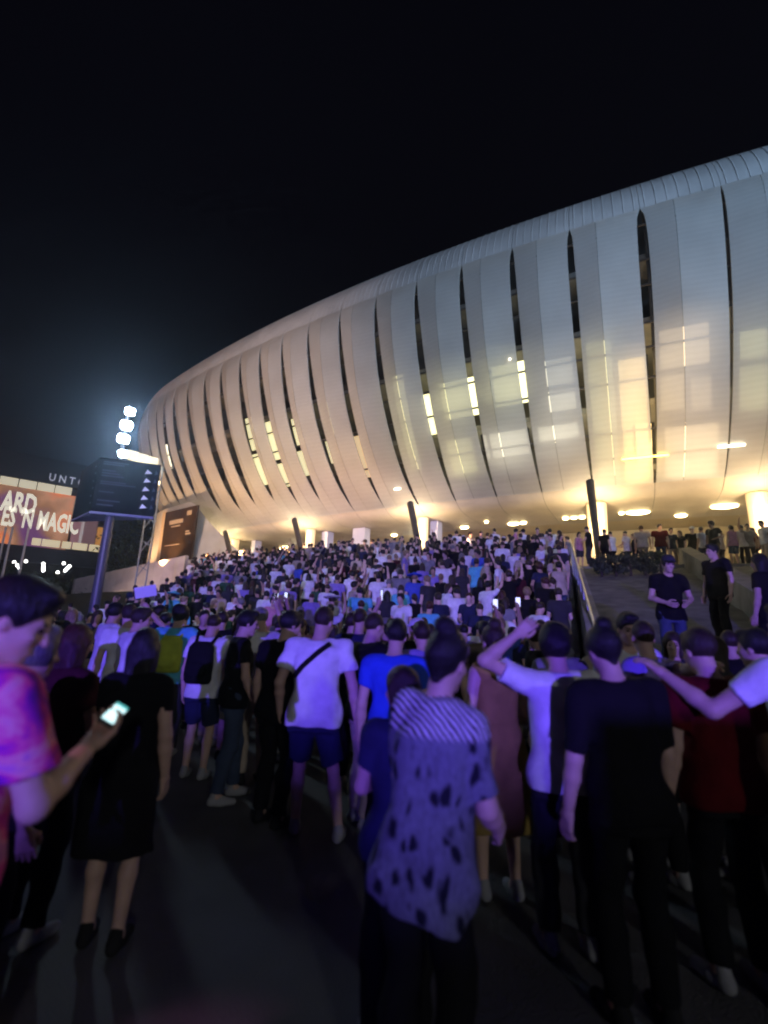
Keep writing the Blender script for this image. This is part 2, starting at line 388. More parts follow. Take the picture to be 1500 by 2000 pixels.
for k, (x0, y0, x1, y1, c, s) in enumerate(WIN):
    off = 1.0; ym = (y0+y1)/2; xm = (x0+x1)/2
    t0 = skin(x0, ym, off)[0]; t1 = skin(x1, ym, off)[0]; zt = skin(xm, y0, off)[1]; zb = skin(xm, y1, off)[1]
    s = s*(0.2 if x0 < 700 else 1.0)
    m_ = lamp_mat('lit_room_%s_%.2f' % (''.join('%02d' % int(q*99) for q in c), s), c, s*1.6)
    wo_ = part(slanted('window', t0, t1, zb, zt, off, 0.08, m_))
    for t in (t0, t1):
        o = slanted('window_frame', t-.03, t+.03, zb-.03, zt+.03, off-.05, 0.1, M_BLACKSTEEL); o.parent = wo_
# concourse behind the terrace
M_CREAM = mat('cream_wall', (0.72, 0.62, 0.45), 0.7, 0.1, 0.6)
part(ring_slab('concourse_wall', 113.2, 114, TERR+0.002, 8.70, lins(-44, -4, 41), M_CREAM))
part(ring_slab('concourse_ceiling', 113.0, 117.05, 8.74, 8.8, ALLT, M_CREAM))
for th in lins(-41.5, -20, 12):                                   # dark door leaves and shop fronts in the concourse wall
    part(ring_slab('door', 114.01, 114.07, TERR+0.01, TERR+2.3, [th, th+0.5], mat('door_dark', (0.12, 0.1, 0.08), 0.4)))
M_SOFLAMP = lamp_mat('soffit_lamp', (1.0, 0.76, 0.36), 24)
for x, y, w in [(907, 1031, .30), (1003, 1024, .36), (1022, 1022, .2), (1105, 1013, .18), (1121, 1012, .18), (1137, 1011, .18), (1214, 1003, .14), (1246, 1002, .6), (1415, 990, .62), (1500, 984, .5),
                (557, 1069, .3), (548, 1072, .16), (640, 1059, .3), (950, 1020, .12), (700, 1062, .22), (470, 1078, .3), (1330, 1008, .3), (770, 1046, .25), (1600, 975, .6), (1750, 960, .6)]:
    p = atz(x, y, 8.66); r, t = rth(p.x, p.y)
    if r < 114.6: p = polar(114.8, t)
    v = []; f = []; n = 14
    for q, (rr, zz) in enumerate(((.55, .05), (1, .05), (1, 0), (.6, -.05))):
        for a in range(n): an = 2*math.pi*a/n; v.append((w*rr*math.cos(an), w*rr*math.sin(an)*0.55, zz))
    for q in range(3):
        for a in range(n): b = (a+1) % n; f.append((q*n+a, (q+1)*n+a, (q+1)*n+b, q*n+b))
    f.append(tuple(range(3*n, 4*n))[::-1]); f.append(tuple(range(n)))
    o = obj('ceiling_light', new_mesh('ceiling_light', v, f, True), M_SOFLAMP); o.location = (p.x, p.y, 8.65); o.rotation_euler = (0, 0, rad(t)); part(o)
# pillars, columns whose uplit look is put in as glow, raking struts
def col_at(x, y, r): t, z = cyl(x, y, r); return t, polar(r, t)
for x, y, w in ((706, 1045, 1.1), (852, 1028, .55), (640, 1052, .6), (500, 1072, .5)):
    t, p = col_at(x, y, 120.5)
    mb = MB().box((p.x, p.y, (TERR+8.7)/2), (w, .7, 8.72-TERR), rad(t)); part(mb.build('pillar', mat('pillar_white', (0.75, 0.75, 0.78), 0.6)))
for x, y, w in ((826, 1026, .36), (606, 1052, .36), (458, 1068, .36), (1166, 1008, .52), (1480, 985, .45)):
    t, p = col_at(x, y, 121.8)
    mb = MB(); zs = lins(TERR+0.01, 8.72, 6)
    mb.tube((p.x, p.y, zs[0]), (p.x, p.y, zs[-1]), w*0.85, w, 16)
    part(mb.build('uplit_column', mat('uplit_glow', (0.8, 0.7, 0.5), 0.6, emit=(1.0, 0.66, 0.27), estr=0.9), smooth=False))
    d = bpy.data.lights.new('column_lamp', 'POINT'); d.energy = 520; d.color = (1.0, 0.72, 0.38); d.shadow_soft_size = 0.2
    l = bpy.data.objects.new('column_lamp', d); COL.objects.link(l); q = polar(123.4, t); l.location = (q.x, q.y, 7.4); part(l)
for (xt, yt, xb, yb, rb_) in ((440, 1040, 449, 1080, 126.5), (575, 1016, 586, 1064, 126.5), (801, 984, 813, 1042, 126.6), (1152, 940, 1169, 1080, 126.0), (1545, 900, 1540, 1040, 126.3)):
    tt, zt = cyl(xt, yt, 124.7); tb_, zb = cyl(xb, yb, rb_); a = polar(124.7, tt); b = polar(rb_, tb_); A = Vector((a.x, a.y, zt)); B = Vector((b.x, b.y, zb))
    d = (B-A).normalized(); B2 = A+d*((TERR-zt)/d.z)
    mb = MB().tube(A, B2, 0.2, 0.13, 10); mb.box((B2.x, B2.y, TERR+0.06), (.5, .5, .1)); part(mb.build('strut', M_STEEL, smooth=False))
# glowing bars put in for bright streaks and glints on the belly
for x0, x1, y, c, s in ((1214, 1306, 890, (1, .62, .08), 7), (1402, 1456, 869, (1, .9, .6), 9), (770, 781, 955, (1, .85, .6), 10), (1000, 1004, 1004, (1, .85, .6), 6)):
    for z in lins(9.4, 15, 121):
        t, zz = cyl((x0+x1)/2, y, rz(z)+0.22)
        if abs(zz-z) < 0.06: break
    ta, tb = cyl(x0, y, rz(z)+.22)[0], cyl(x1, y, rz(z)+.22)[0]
    part(ring_slab('glint_bar', rz(z)+.14, rz(z)+.22, z-.035, z+.035, [ta, (ta+tb)/2, tb], lamp_mat('bar_%d' % x0, c, s)))
# base wall at the left end, carrying the billboard
v = []; f = []; TS = lins(-45.2, -39.6, 15)
for t in TS:
    u = max(0, (t+41.3)/1.7)
    for k, z in enumerate(lins(TERR+0.003, 11.2, 9)):
        q = k/8; r = 126.9-0.4*q-1.9*u*(0.25+q); zz = TERR+0.003+(z-TERR)*(1-0.62*u**0.8)
        p = plan(r, t); v.append((p.x, p.y, zz))
for i in range(len(TS)-1):
    for k in range(8): a = i*9+k; f.append((a, a+9, a+10, a+1))
part(obj('base_wall', new_mesh('base_wall', v, f, True), M_WHITE))
def onwall(x, y, out=0.16):
    t, z = cyl(x, y, 126.75+out); p = plan(126.75+out, t); return Vector((p.x, p.y, z))
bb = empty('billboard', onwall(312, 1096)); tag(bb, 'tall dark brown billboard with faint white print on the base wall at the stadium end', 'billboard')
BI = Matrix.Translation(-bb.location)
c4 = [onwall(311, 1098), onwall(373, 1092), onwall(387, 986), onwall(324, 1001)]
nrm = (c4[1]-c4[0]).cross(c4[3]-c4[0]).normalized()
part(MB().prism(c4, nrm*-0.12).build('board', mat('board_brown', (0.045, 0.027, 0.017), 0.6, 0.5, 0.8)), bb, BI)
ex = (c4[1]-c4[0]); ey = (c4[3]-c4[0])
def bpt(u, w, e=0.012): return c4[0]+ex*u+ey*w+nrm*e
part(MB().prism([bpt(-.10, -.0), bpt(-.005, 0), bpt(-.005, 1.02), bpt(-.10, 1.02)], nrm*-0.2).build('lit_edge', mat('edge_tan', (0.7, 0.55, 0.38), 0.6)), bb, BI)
for u0, u1, w0, w1 in ((.18, .62, .72, .80), (.25, .55, .66, .685), (.72, .86, .84, .93), (.74, .86, .52, .545), (.74, .9, .47, .5), (.12, .6, .3, .315)):
    part(MB().quad(bpt(u0, w0), bpt(u1, w0), bpt(u1, w1), bpt(u0, w1)).build('print_line', mat('print_pale', (0.5, 0.42, 0.34), 0.7)), bb, BI)

# uplighters standing on the terrace rim, washing the belly of the facade
for th, e in ((-44.2, 900), (-42.2, 1050), (-40.4, 1050), (-38.4, 1000), (-36.4, 1000), (-34.4, 950), (-32.2, 420), (-29.6, 120), (-26.2, 420), (-24, 260)):
    p = polar(129.6, th); q = polar(126.0, th)
    spot('uplight', (p.x, p.y, 5.4), (q.x, q.y, 11), e*1.5, (1.0, 0.55, 0.23), 95, 0.8, 0.15)
# ------------------------------------------------------------------ left background
def text_mesh(name, body, h, mat_, parent, origin, ex, ez, sx=1.0, depth=0.05, bold=0.0):
    cu = bpy.data.curves.new(name, 'FONT'); cu.body = body; cu.size = 1.0; cu.extrude = depth/h/2; cu.offset = bold; cu.resolution_u = 2
    to = bpy.data.objects.new(name, cu); COL.objects.link(to); dg = bpy.context.evaluated_depsgraph_get()
    me = bpy.data.meshes.new_from_object(to.evaluated_get(dg)); bpy.data.objects.remove(to); bpy.data.curves.remove(cu)
    ex = Vector(ex).normalized(); ez = Vector(ez).normalized(); n = ex.cross(ez)
    for v in me.vertices:
        p = v.co.copy(); v.co = Vector(origin)+ex*(p.x*h*sx)+ez*(p.y*h)+n*(p.z*h)
    o = obj(name, me, mat_); 
    if parent is not None: o.parent = parent; o.matrix_parent_inverse = Matrix.Translation(-parent.location)
    return o
def child(o, p): o.parent = p; o.matrix_parent_inverse = Matrix.Translation(-p.location); return o
UPV = Vector((0, 0, 1))

# lamp tower with a three-sided notice box
base = at(188, 1165, 18.0); base.z = 0
tower = empty('lamp_tower', base); tag(tower, 'tall steel lamp tower with a dark three-sided notice box and four bright floodlights', 'lamp tower')
M_POLE = mat('pole_bluegrey', (0.08, 0.085, 0.11), 0.45, 0.15, 3, spec=0.5)
top_z = at(252, 796, 18.2).z
child(MB().tube(base, (base.x, base.y, 6.0), 0.19, 0.15, 14).box((base.x, base.y, .03), (.6, .6, .06)).build('mast', M_POLE, smooth=False), tower)
child(MB().tube((base.x, base.y, 6.0), (base.x, base.y, top_z), 0.10, 0.07, 12).build('upper_mast', M_BLACKSTEEL, smooth=False), tower)
K = at(186, 950, 17.55); zt = at(186, 893, 17.55).z; zb = at(186, 998, 17.55).z
dF = Vector((.955, .30, 0)).normalized(); dL = Vector((-.70, .71, 0)).normalized()
K0 = Vector((K.x, K.y, 0)); KF = K0+dF*2.12; KL = K0+dL*2.6
M_BOX = mat('notice_black', (0.008, 0.009, 0.012), 0.8, 0.3, 1.2, spec=0.05)
child(MB().prism([Vector((p.x, p.y, zb)) for p in (K0, KF, KL)], (0, 0, zt-zb)).build('notice_box', M_BOX), tower)
for a, b in ((K0, KF), (K0, KL), (KF, KL)):                      # pale frame round the underside
    child(MB().tube((a.x, a.y, zb-.05), (b.x, b.y, zb-.05), .05, seg=6).build('frame_bar', mat('frame_pale', (.4, .46, .5), .5)), tower)
cen = (K0+KF+KL)/3
child(MB().prism([Vector((p.x+(cen.x-p.x)*.12, p.y+(cen.y-p.y)*.12, zb-.09)) for p in (K0, KF, KL)], (0, 0, .05)).build('under_panel', mat('under_pale', (.5, .56, .66), .6, .2, 2)), tower)
nF = dF.cross(UPV); nF = nF if nF.y < 0 else -nF
nL = dL.cross(UPV); nL = nL if nL.y < 0 else -nL
M_PRINT = mat('print_grey', (0.09, 0.10, 0.13), 0.6); M_PRINTW = mat('print_white', (0.75, 0.77, 0.8), 0.6, emit=(.8, .85, 1), estr=0.28)
def face_rect(O, d, n, u0, u1, w0, w1, nm, m_, parent, e=0.006):
    H = zt-zb; P = lambda u, w: O+d*u+n*e+UPV*(zb+H*w)
    return child(MB().quad(P(u0, w0), P(u1, w0), P(u1, w1), P(u0, w1)).build(nm, m_), parent)
for w, u1 in ((.92, 1.0), (.88, .85), (.76, .6), (.71, .75), (.66, .9), (.55, 1.0), (.51, 1.35), (.36, .65), (.2, .9), (.12, .7)):
    face_rect(K0, dF, nF, .14, u1, w, w+.022, 'print_line', M_PRINT, tower)
for k in range(5):
    for u, s, m_ in ((1.72, .13, M_PRINTW), (2.0, .06, M_PRINT)):
        H = zt-zb; w = .83-.165*k; P = lambda uu, ww: K0+dF*uu+nF*.007+UPV*(zb+H*ww)
        child(MB().prism([P(u-s, w-.045), P(u+s, w-.02), P(u-s*.4, w+.05)], nF*-0.004).build('triangle_mark', m_), tower)
for k in range(6): face_rect(K0, dL, nL, .2+.1*(k % 2), .36+.1*(k % 2), .15+.14*k, .18+.14*k, 'print_line', M_PRINT, tower)
M_LED = lamp_mat('led_white', (0.60, 0.80, 1.0), 260)
for x, y, s in ((254, 804, .35), (247, 831, .41), (241, 857, .41), (240, 886, .32)):
    p = at(x, y, 17.9); look = (Vector((-1.0, 3, 1.2))-p).normalized(); M3 = look.to_track_quat('-Z', 'Y').to_matrix()
    v = []; f = []; n = 20
    for rr, zz in ((1.0, 0), (.93, -.03)):
        for a in range(n):
            an = 2*math.pi*a/n; c, s_ = math.cos(an), math.sin(an); q = Vector((math.copysign(abs(c)**.55, c)*s*.5*rr, math.copysign(abs(s_)**.55, s_)*s*.42*rr, zz)); v.append(tuple(p+M3@q))
    for a in range(n): b = (a+1) % n; f.append((a, b, n+b, n+a))
    f.append(tuple(n+a for a in range(n)))
    lampo = child(obj('floodlight', new_mesh('floodlight', v, f), M_LED), tower)
    h = MB(); h.box(tuple(p-look*.09), (s*1.08, s*.95, .14), M=M3); h.tube(p-look*.12, (base.x, base.y, p.z-.12), .035, seg=6)
    o = h.build('housing', M_BLACKSTEEL); o.parent = lampo; o.matrix_parent_inverse = Matrix.Translation(-base)
# lit canopy sign behind the tower
sg = empty('canopy_sign', at(285, 1000, 25).to_2d().to_3d()); tag(sg, 'small glowing cream canopy sign on a dark truss just behind the lamp tower', 'sign')
M_CAN = lamp_mat('canopy_glow', (1.0, .86, .5), 0.75)
a0, a1 = at(246, 896, 25), at(304, 909, 26.4); hgt = at(250, 882, 25).z-a0.z
for k in range(3):
    p = a0.lerp(a1, k/3+.01); q = a0.lerp(a1, (k+1)/3-.01); hh = UPV*hgt*(1+.3*(1-k/3))
    child(MB().prism([p, q, q+hh, p+hh], (0.05, .2, 0)).build('glow_panel', M_CAN), sg)
tb0, tb1 = at(292, 912, 26), at(286, 998, 26)
mb = MB()
for off in (0, .55):
    mb.tube((tb1.x+off, tb1.y, tb0.z), (tb1.x+off, tb1.y, 0), .045, seg=6)
for k in range(14): z = .4+k*(tb0.z-.6)/14; mb.tube((tb1.x, tb1.y, z), (tb1.x+.55, tb1.y, z+(tb0.z-.6)/14*(1 if k % 2 else -1)*.9+.3), .025, seg=5)
child(mb.build('truss', mat('truss_grey', (.22, .25, .26), .5)), sg)
p = at(305, 916, 25.8); child(MB().tube(p, p+Vector((.05, -.12, -.03)), .1, .12, 10).build('spot_lamp', lamp_mat('spot_white', (1, .95, .85), 30)), sg)
child(MB().tube(at(305, 942, 26), at(312, 944, 26), .12, .12, 8).build('spot_lamp', lamp_mat('spot_warm', (1, .8, .45), 3)), sg)

# event hall with LED wall
def led_material():
    m, nt, b = nodes('led_wall'); N = nt.nodes; L = nt.links; tc = N.new('ShaderNodeTexCoord')
    n = N.new('ShaderNodeTexNoise'); n.inputs['Scale'].default_value = .22; n.inputs['Detail'].default_value = 3; L.new(tc.outputs['Object'], n.inputs['Vector'])
    r = N.new('ShaderNodeValToRGB'); e = r.color_ramp.elements
    e[0].position = .30; e[0].color = (.10, .03, .11, 1); e[1].position = .75; e[1].color = (.7, .30, .10, 1)
    for p, c in ((.44, (.22, .10, .05, 1)), (.54, (.36, .17, .10, 1)), (.62, (.5, .13, .05, 1))): q = e.new(p); q.color = c
    L.new(n.outputs[0], r.inputs[0]); L.new(r.outputs[0], b.inputs['Emission Color']); b.inputs['Emission Strength'].default_value = 1.25; b.inputs['Base Color'].default_value = (.02, .02, .02, 1); return m
A = at(0, 1000, 55); B = at(140, 1000, 59.2); A.z = B.z = 0; dS = (B-A).normalized(); nS = dS.cross(UPV); nS = nS if nS.y < 0 else -nS
hall = empty('event_hall', A); tag(hall, 'dark event hall with a huge glowing LED wall reading ES \'N MAGIC at far left', 'hall')
def sp(x, y):                                                    # pixel onto the hall's front plane
    d = ray(x, y); t = (A-CAM).dot(nS)/d.dot(nS); return CAM+d*t
zs_t, zs_b = sp(60, 955).z, sp(60, 1066).z
E1 = A-dS*26; E2 = A+(sp(222, 1030)-A).dot(dS)*dS
child(MB().prism([Vector((p.x, p.y, zs_b)) for p in (E1, Vector((*sp(142, 1000).xy, 0)), Vector((*sp(142, 1000).xy, 0))-nS*.6, E1-nS*.6)], (0, 0, zs_t-zs_b)).build('led_wall', led_material()), hall)
zr = sp(60, 888).z; zc = sp(60, 1098).z
M_HALL = mat('hall_dark', (.02, .02, .024), .8)
child(MB().prism([Vector((p.x, p.y, zs_t+1.1)) for p in (E1, E2, E2-nS*9, E1-nS*9)], (0, 0, zr-zs_t-1.1)).build('roof', M_HALL), hall)
child(MB().prism([Vector((p.x, p.y, 0.01)) for p in (E1-nS*1, E2-nS*1, E2-nS*9, E1-nS*9)], (0, 0, zs_t+1.0)).build('back_wall', M_HALL), hall)
mb = MB(); Ec = A+(sp(142, 960)-A).dot(dS)*dS; nseg = 18
for k in range(nseg):
    a = E1.lerp(Ec, k/nseg)+nS*.05; b = E1.lerp(Ec, (k+.94)/nseg)+nS*.05
    child(MB().prism([Vector((p.x, p.y, zs_t+.02)) for p in (a, b, b-nS*.4, a-nS*.4)], (0, 0, .95)).build('light_box', lamp_mat('cream_strip', (1, .88, .62), .55)), hall)
child(MB().prism([Vector((p.x, p.y, zc)) for p in (E1+nS*.3, E2+nS*.3, E2-nS*2, E1-nS*2)], (0, 0, zs_b-zc-.15)).build('canopy', mat('canopy_navy', (.055, .06, .11), .7, .3, .5)), hall)
for x0, x1, c, s in ((142, 158, (.55, .25, .3), .5), (158, 164, (.9, .75, .75), .5), (165, 190, (.42, .22, .25), .4), (192, 207, (.8, .35, .08), .7), (207, 222, (.2, .08, .12), .4)):
    a = A+(sp(x0, 1030)-A).dot(dS)*dS; b = A+(sp(x1, 1030)-A).dot(dS)*dS; z0 = zs_b+.3; z1 = sp(150, 1000).z-(x0-142)*.03
    child(MB().prism([Vector((p.x, p.y, z0)) for p in (a, b, b-nS*.5, a-nS*.5)], (0, 0, z1-z0)).build('screen_tile', mat('tile_%d' % x0, (.05, .05, .05), .6, emit=c, estr=s*.75)), hall)
for x0, x1 in ((62, 80), (82, 118), (122, 140), (143, 172), (176, 196)):
    a = sp(x0, 1058)+nS*.06; b = sp(x1, 1058)+nS*.06
    child(MB().prism([Vector((p.x, p.y, zs_b+.12)) for p in (a, b, b-nS*.1, a-nS*.1)], (0, 0, .85)).build('lit_strip', lamp_mat('strip_cream', (1, .82, .5), .6)), hall)
M_LET = lamp_mat('letter_cream', (1, .92, .74), .75)
hx = dS; c1 = sp(-8, 998)+nS*.08; c2 = sp(-3, 1024)+nS*.08
text_mesh('lettering', 'ARD', 3.3, M_LET, hall, sp(0, 995)+nS*.08, hx, UPV, .50, .08, .03)
text_mesh('lettering', "ES 'N MAGIC", 3.1, M_LET, hall, sp(0, 1024)+nS*.08, hx, UPV, .44, .08, .03)
text_mesh('lettering', 'U N T O', 1.3, lamp_mat('letter_lilac', (.8, .78, .95), .42), hall, sp(94, 938)+nS*.1, hx, UPV, .80, .08, .012)

# floodlight racks and flagpoles below it
M_FL = lamp_mat('rack_lamp', (1, .97, .92), 7)
for lamps, lab in ((((27, 1098), (33, 1104), (37, 1108), (38, 1111), (50, 1096)), 'rack of small white floodlights at the far left, behind the flagpoles'),
                   (((84, 1101), (84, 1106), (84, 1110), (84, 1114)), 'column of four small white floodlights, middle of three distant racks'),
                   (((124, 1100), (135, 1106), (131, 1110), (127, 1114), (112, 1118)), 'rack of small white floodlights nearest the lamp tower pole')):
    pts = [at(x, y, 50) for x, y in lamps]; cx_ = sum(p.x for p in pts)/len(pts); bs = Vector((cx_, 50.2, 0))
    rk = empty('floodlight_rack', bs); tag(rk, lab, 'floodlights', 'distant floodlight racks')
    child(MB().tube(bs, (cx_, 50.2, max(p.z for p in pts)+.3), .1, .07, 8).build('post', M_BLACKSTEEL), rk)
    for p in pts:
        child(MB().tube(p, p+Vector((.03, .12, 0)), .17, .12, 10).build('lamp', M_FL), rk)
        child(MB().tube(p+Vector((.03, .14, 0)), (cx_, 50.2, p.z), .03, seg=5).build('arm', M_BLACKSTEEL), rk)
for k, (x, y, lab) in enumerate(((-8, 1120, 'slim white flagpole cut by the left picture edge'), (5, 1122, 'slim pale flagpole, the one next to the left picture edge'), (35, 1131, 'slim pinkish flagpole, the one nearest the lamp tower'))):
    b = at(x, y, 30); b.z = 0; zt_ = at(30+25*k, 1034, 30).z
    fp = empty('flagpole', b); tag(fp, lab, 'flagpole', 'flagpoles in front of the LED wall')
    child(MB().tube(b, (b.x, b.y, zt_), .09, .055, 8).build('pole', mat('pole_white', (.6, .58, .6), .4)), fp)
    child(MB().tube((b.x, b.y, zt_), (b.x, b.y, zt_+.12), .08, .04, 8).build('finial', mat('pole_white', (.6, .58, .6), .4)), fp)

# trees and bushes
def leaves(name, c, rx, ry, rz_, n, size, mat_, parent, clumps=14, seed=0):
    rg = np.random.default_rng(seed); cl = rg.normal(size=(clumps, 3)); cl /= np.linalg.norm(cl, axis=1)[:, None]; cl *= rg.uniform(.35, .95, (clumps, 1))
    i = rg.integers(0, clumps, n); d = rg.normal(size=(n, 3)); d /= np.linalg.norm(d, axis=1)[:, None]
    p = cl[i]+d*rg.uniform(.1, .42, (n, 1)); p *= (rx, ry, rz_); p += np.array(c)
    u = rg.normal(size=(n, 3)); u /= np.linalg.norm(u, axis=1)[:, None]; w = rg.normal(size=(n, 3)); w -= (w*u).sum(1)[:, None]*u; w /= np.linalg.norm(w, axis=1)[:, None]
    s = size*rg.uniform(.6, 1.3, (n, 1)); V = np.stack([p-u*s, p+w*s*.45, p+u*s, p-w*s*.45], 1).reshape(-1, 3)
    Q = np.arange(4*n).reshape(n, 4); return child(obj(name, np_mesh(name, V, Q, False), mat_), parent)
for k, (x, D, H, Wd, lab) in enumerate(((262, 50, 11.5, 4.4, 'dark purple-lit tree behind the lamp tower notice box'), (170, 42, 5.0, 3.2, 'low dark tree right of the floodlight racks, left of the tower pole'), (100, 40, 4.9, 3.4, 'low dark tree under the right-hand floodlight rack'),
                                       (30, 38, 4.6, 3.2, 'low dark tree at the left edge beneath the flagpoles'), (-60, 40, 5.6, 3.6, 'dark tree cut by the left picture edge'), (225, 46, 6.6, 3.0, 'dark tree directly behind the lamp tower pole'))):
    b = at(x, 1200, D); b.z = 0; t = empty('tree', b); tag(t, lab, 'tree', 'trees at the far left')
    tr = MB().tube(b, (b.x+.1, b.y, H*.45), .22, .14, 8)
    for q in range(5): an = q*1.3+k; tr.tube((b.x+.1, b.y, H*(.33+.03*q)), (b.x+.1+math.cos(an)*Wd*.5, b.y+math.sin(an)*Wd*.5, H*(.6+.05*q)), .08, .03, 6)
    child(tr.build('trunk', M_BARK), t)
    leaves('crown', (b.x, b.y, H*.62), Wd, Wd, H*.42, 2600, .2, M_LEAF, t, 18, k+3)
pt = at(262, 1200, 46); spot('tree_uplight', (pt.x-1, pt.y-1.5, .5), (pt.x+.5, pt.y+4, 7), 2600, (.75, .12, .8), 70, .6)

# ramp parapet beside the left bank
rw = empty('ramp_wall', (-20, 37, 3)); tag(rw, 'long pale ramp wall climbing to the terrace left of the steps', 'wall')
pa, pb = Vector((-25.2, 40.3, 0)), Vector((-14.0, 34.6, 0)); nseg = 12
for k in range(nseg):
    a = pa.lerp(pb, k/nseg); b = pa.lerp(pb, (k+.985)/nseg); za = 3.0+1.95*k/nseg; zb_ = 3.0+1.95*(k+1)/nseg; h = 1.45-.35*k/nseg
    v = [Vector((a.x, a.y, za-1.5)), Vector((b.x, b.y, zb_-1.5)), Vector((b.x, b.y, zb_+h)), Vector((a.x, a.y, za+h))]
    child(MB().prism(v, (.1, .3, 0)).build('wall_panel', mat('ramp_render', (.62, .55, .5), .8, .15, 1.0)), rw)
for k in range(4):
    p = pa.lerp(pb, .1+.26*k); spot('wall_washer', (p.x-.3, p.y-2.2, 2.6), (p.x, p.y, 4.2), 90, (1, .72, .5), 120, .6, .1)

# glass balustrades
def balustrade(name, pts, zf, h, lab, step=1.3, grp=None):
    root = empty(name, (pts[0][0], pts[0][1], zf(*pts[0]))); tag(root, lab, 'railing', grp)
    for k in range(len(pts)-1):
        a, b = Vector((*pts[k], zf(*pts[k]))), Vector((*pts[k+1], zf(*pts[k+1])))
        d = (b-a); d2 = Vector((d.x, d.y, 0)).normalized(); nn = Vector((-d2.y, d2.x, 0))*.012
        child(MB().tube(a, a+UPV*(h+.04), .028, seg=8).build('post', mat('rail_steel', (.55, .55, .58), .3, metal=.8)), root)
        q0, q1 = a+d2*.06+UPV*.1, b-d2*.06+UPV*.1
        child(MB().prism([q0-nn, q1-nn, q1-nn+UPV*(h-.12), q0-nn+UPV*(h-.12)], nn*2).build('glass_pane', M_GLASS), root)
        child(MB().tube(a+UPV*(h+.03), b+UPV*(h+.03), .03, seg=8).build('handrail', mat('rail_steel', (.55, .55, .58), .3, metal=.8)), root)
ys = lins(9.0, 20.2, 10)
balustrade('glass_railing', [(xr(y)+.02+.30*(20.2-y)/11.2, y) for y in ys], lambda x, y: step_h(rth(x, y)[0]), 1.15, 'glass railing with steel posts running up the right side of the steps')
balustrade('glass_railing', [tuple(polar(128.3, t).xy) for t in lins(-43.5, -38.9, 9)], lambda x, y: TERR, 1.1, 'glass railing along the terrace edge at the left end of the stadium')
# parapet, hedge on the right bank
pp = empty('stair_parapet', (10, 14, 3)); tag(pp, 'sloping grey parapet crossing the right bank towards the right picture edge', 'wall')
A0, A1 = Vector((12.3, 20.0, 0)), Vector((5.9, 6.6, 0)); ns_ = 8
for k in range(ns_):
    a = A0.lerp(A1, k/ns_); b = A0.lerp(A1, (k+.99)/ns_); za = hb(rth(a.x, a.y)[0]); zb_ = hb(rth(b.x, b.y)[0])
    child(MB().prism([Vector((a.x, a.y, za-.3)), Vector((b.x, b.y, zb_-.3)), Vector((b.x, b.y, zb_+.62)), Vector((a.x, a.y, za+.62))], (.42, -.2, 0)).build('coping_block', mat('parapet_grey', (.24, .24, .21), .9, .25, 2, .4, 14)), pp)
for k, (x, y, D, s) in enumerate(((1175, 1098, 17.5, 1), (1203, 1098, 17.4, 1.05), (1232, 1097, 17.3, .95), (1260, 1099, 17.2, 1.0), (1290, 1090, 17.6, .9))):
    p = at(x, y+14, D); z = hb(rth(p.x, p.y)[0]); h = empty('hedge_bush', (p.x, p.y, z)); tag(h, ('first', 'second', 'third', 'fourth', 'fifth')[k]+' clipped dark bush from the glass railing at the bank top', 'bush', 'bushes along the top of the bank')
    child(MB().tube((p.x, p.y, z-.05), (p.x, p.y, z+.5), .05, .03, 6).build('stem', M_BARK), h)
    leaves('foliage', (p.x, p.y, z+.42), .42*s, .42*s, .42*s, 900, .07, M_LEAF, h, 12, 40+k)
bf = empty('blocker', (1.5, -6, 0)); tag(bf, 'low black barrier added behind the viewer, unseen, against the stage light', 'light blocker')  # unseen panels added to shade the people at right from the stage light
for k in range(2): child(MB().box((0.62+1.9*k, -6, .94), (1.86, .06, 1.84)).build('blocker_panel', M_BLACKSTEEL), bf)
# unseen hoarding added behind the viewer to keep stage light off legs
ho = empty('gobo', (-6, -18, 0)); tag(ho, 'tall black hoarding behind the viewer, outside the picture', 'light blocker')
for k in range(14):
    x = -22+2.6*k; child(MB().box((x, -18, 1.31), (2.56, .08, 2.58)).build('gobo_panel', M_BLACKSTEEL), ho); child(MB().box((x-1.3, -18.1, 1.25), (.08, .08, 2.5)).build('post', M_BLACKSTEEL), ho)
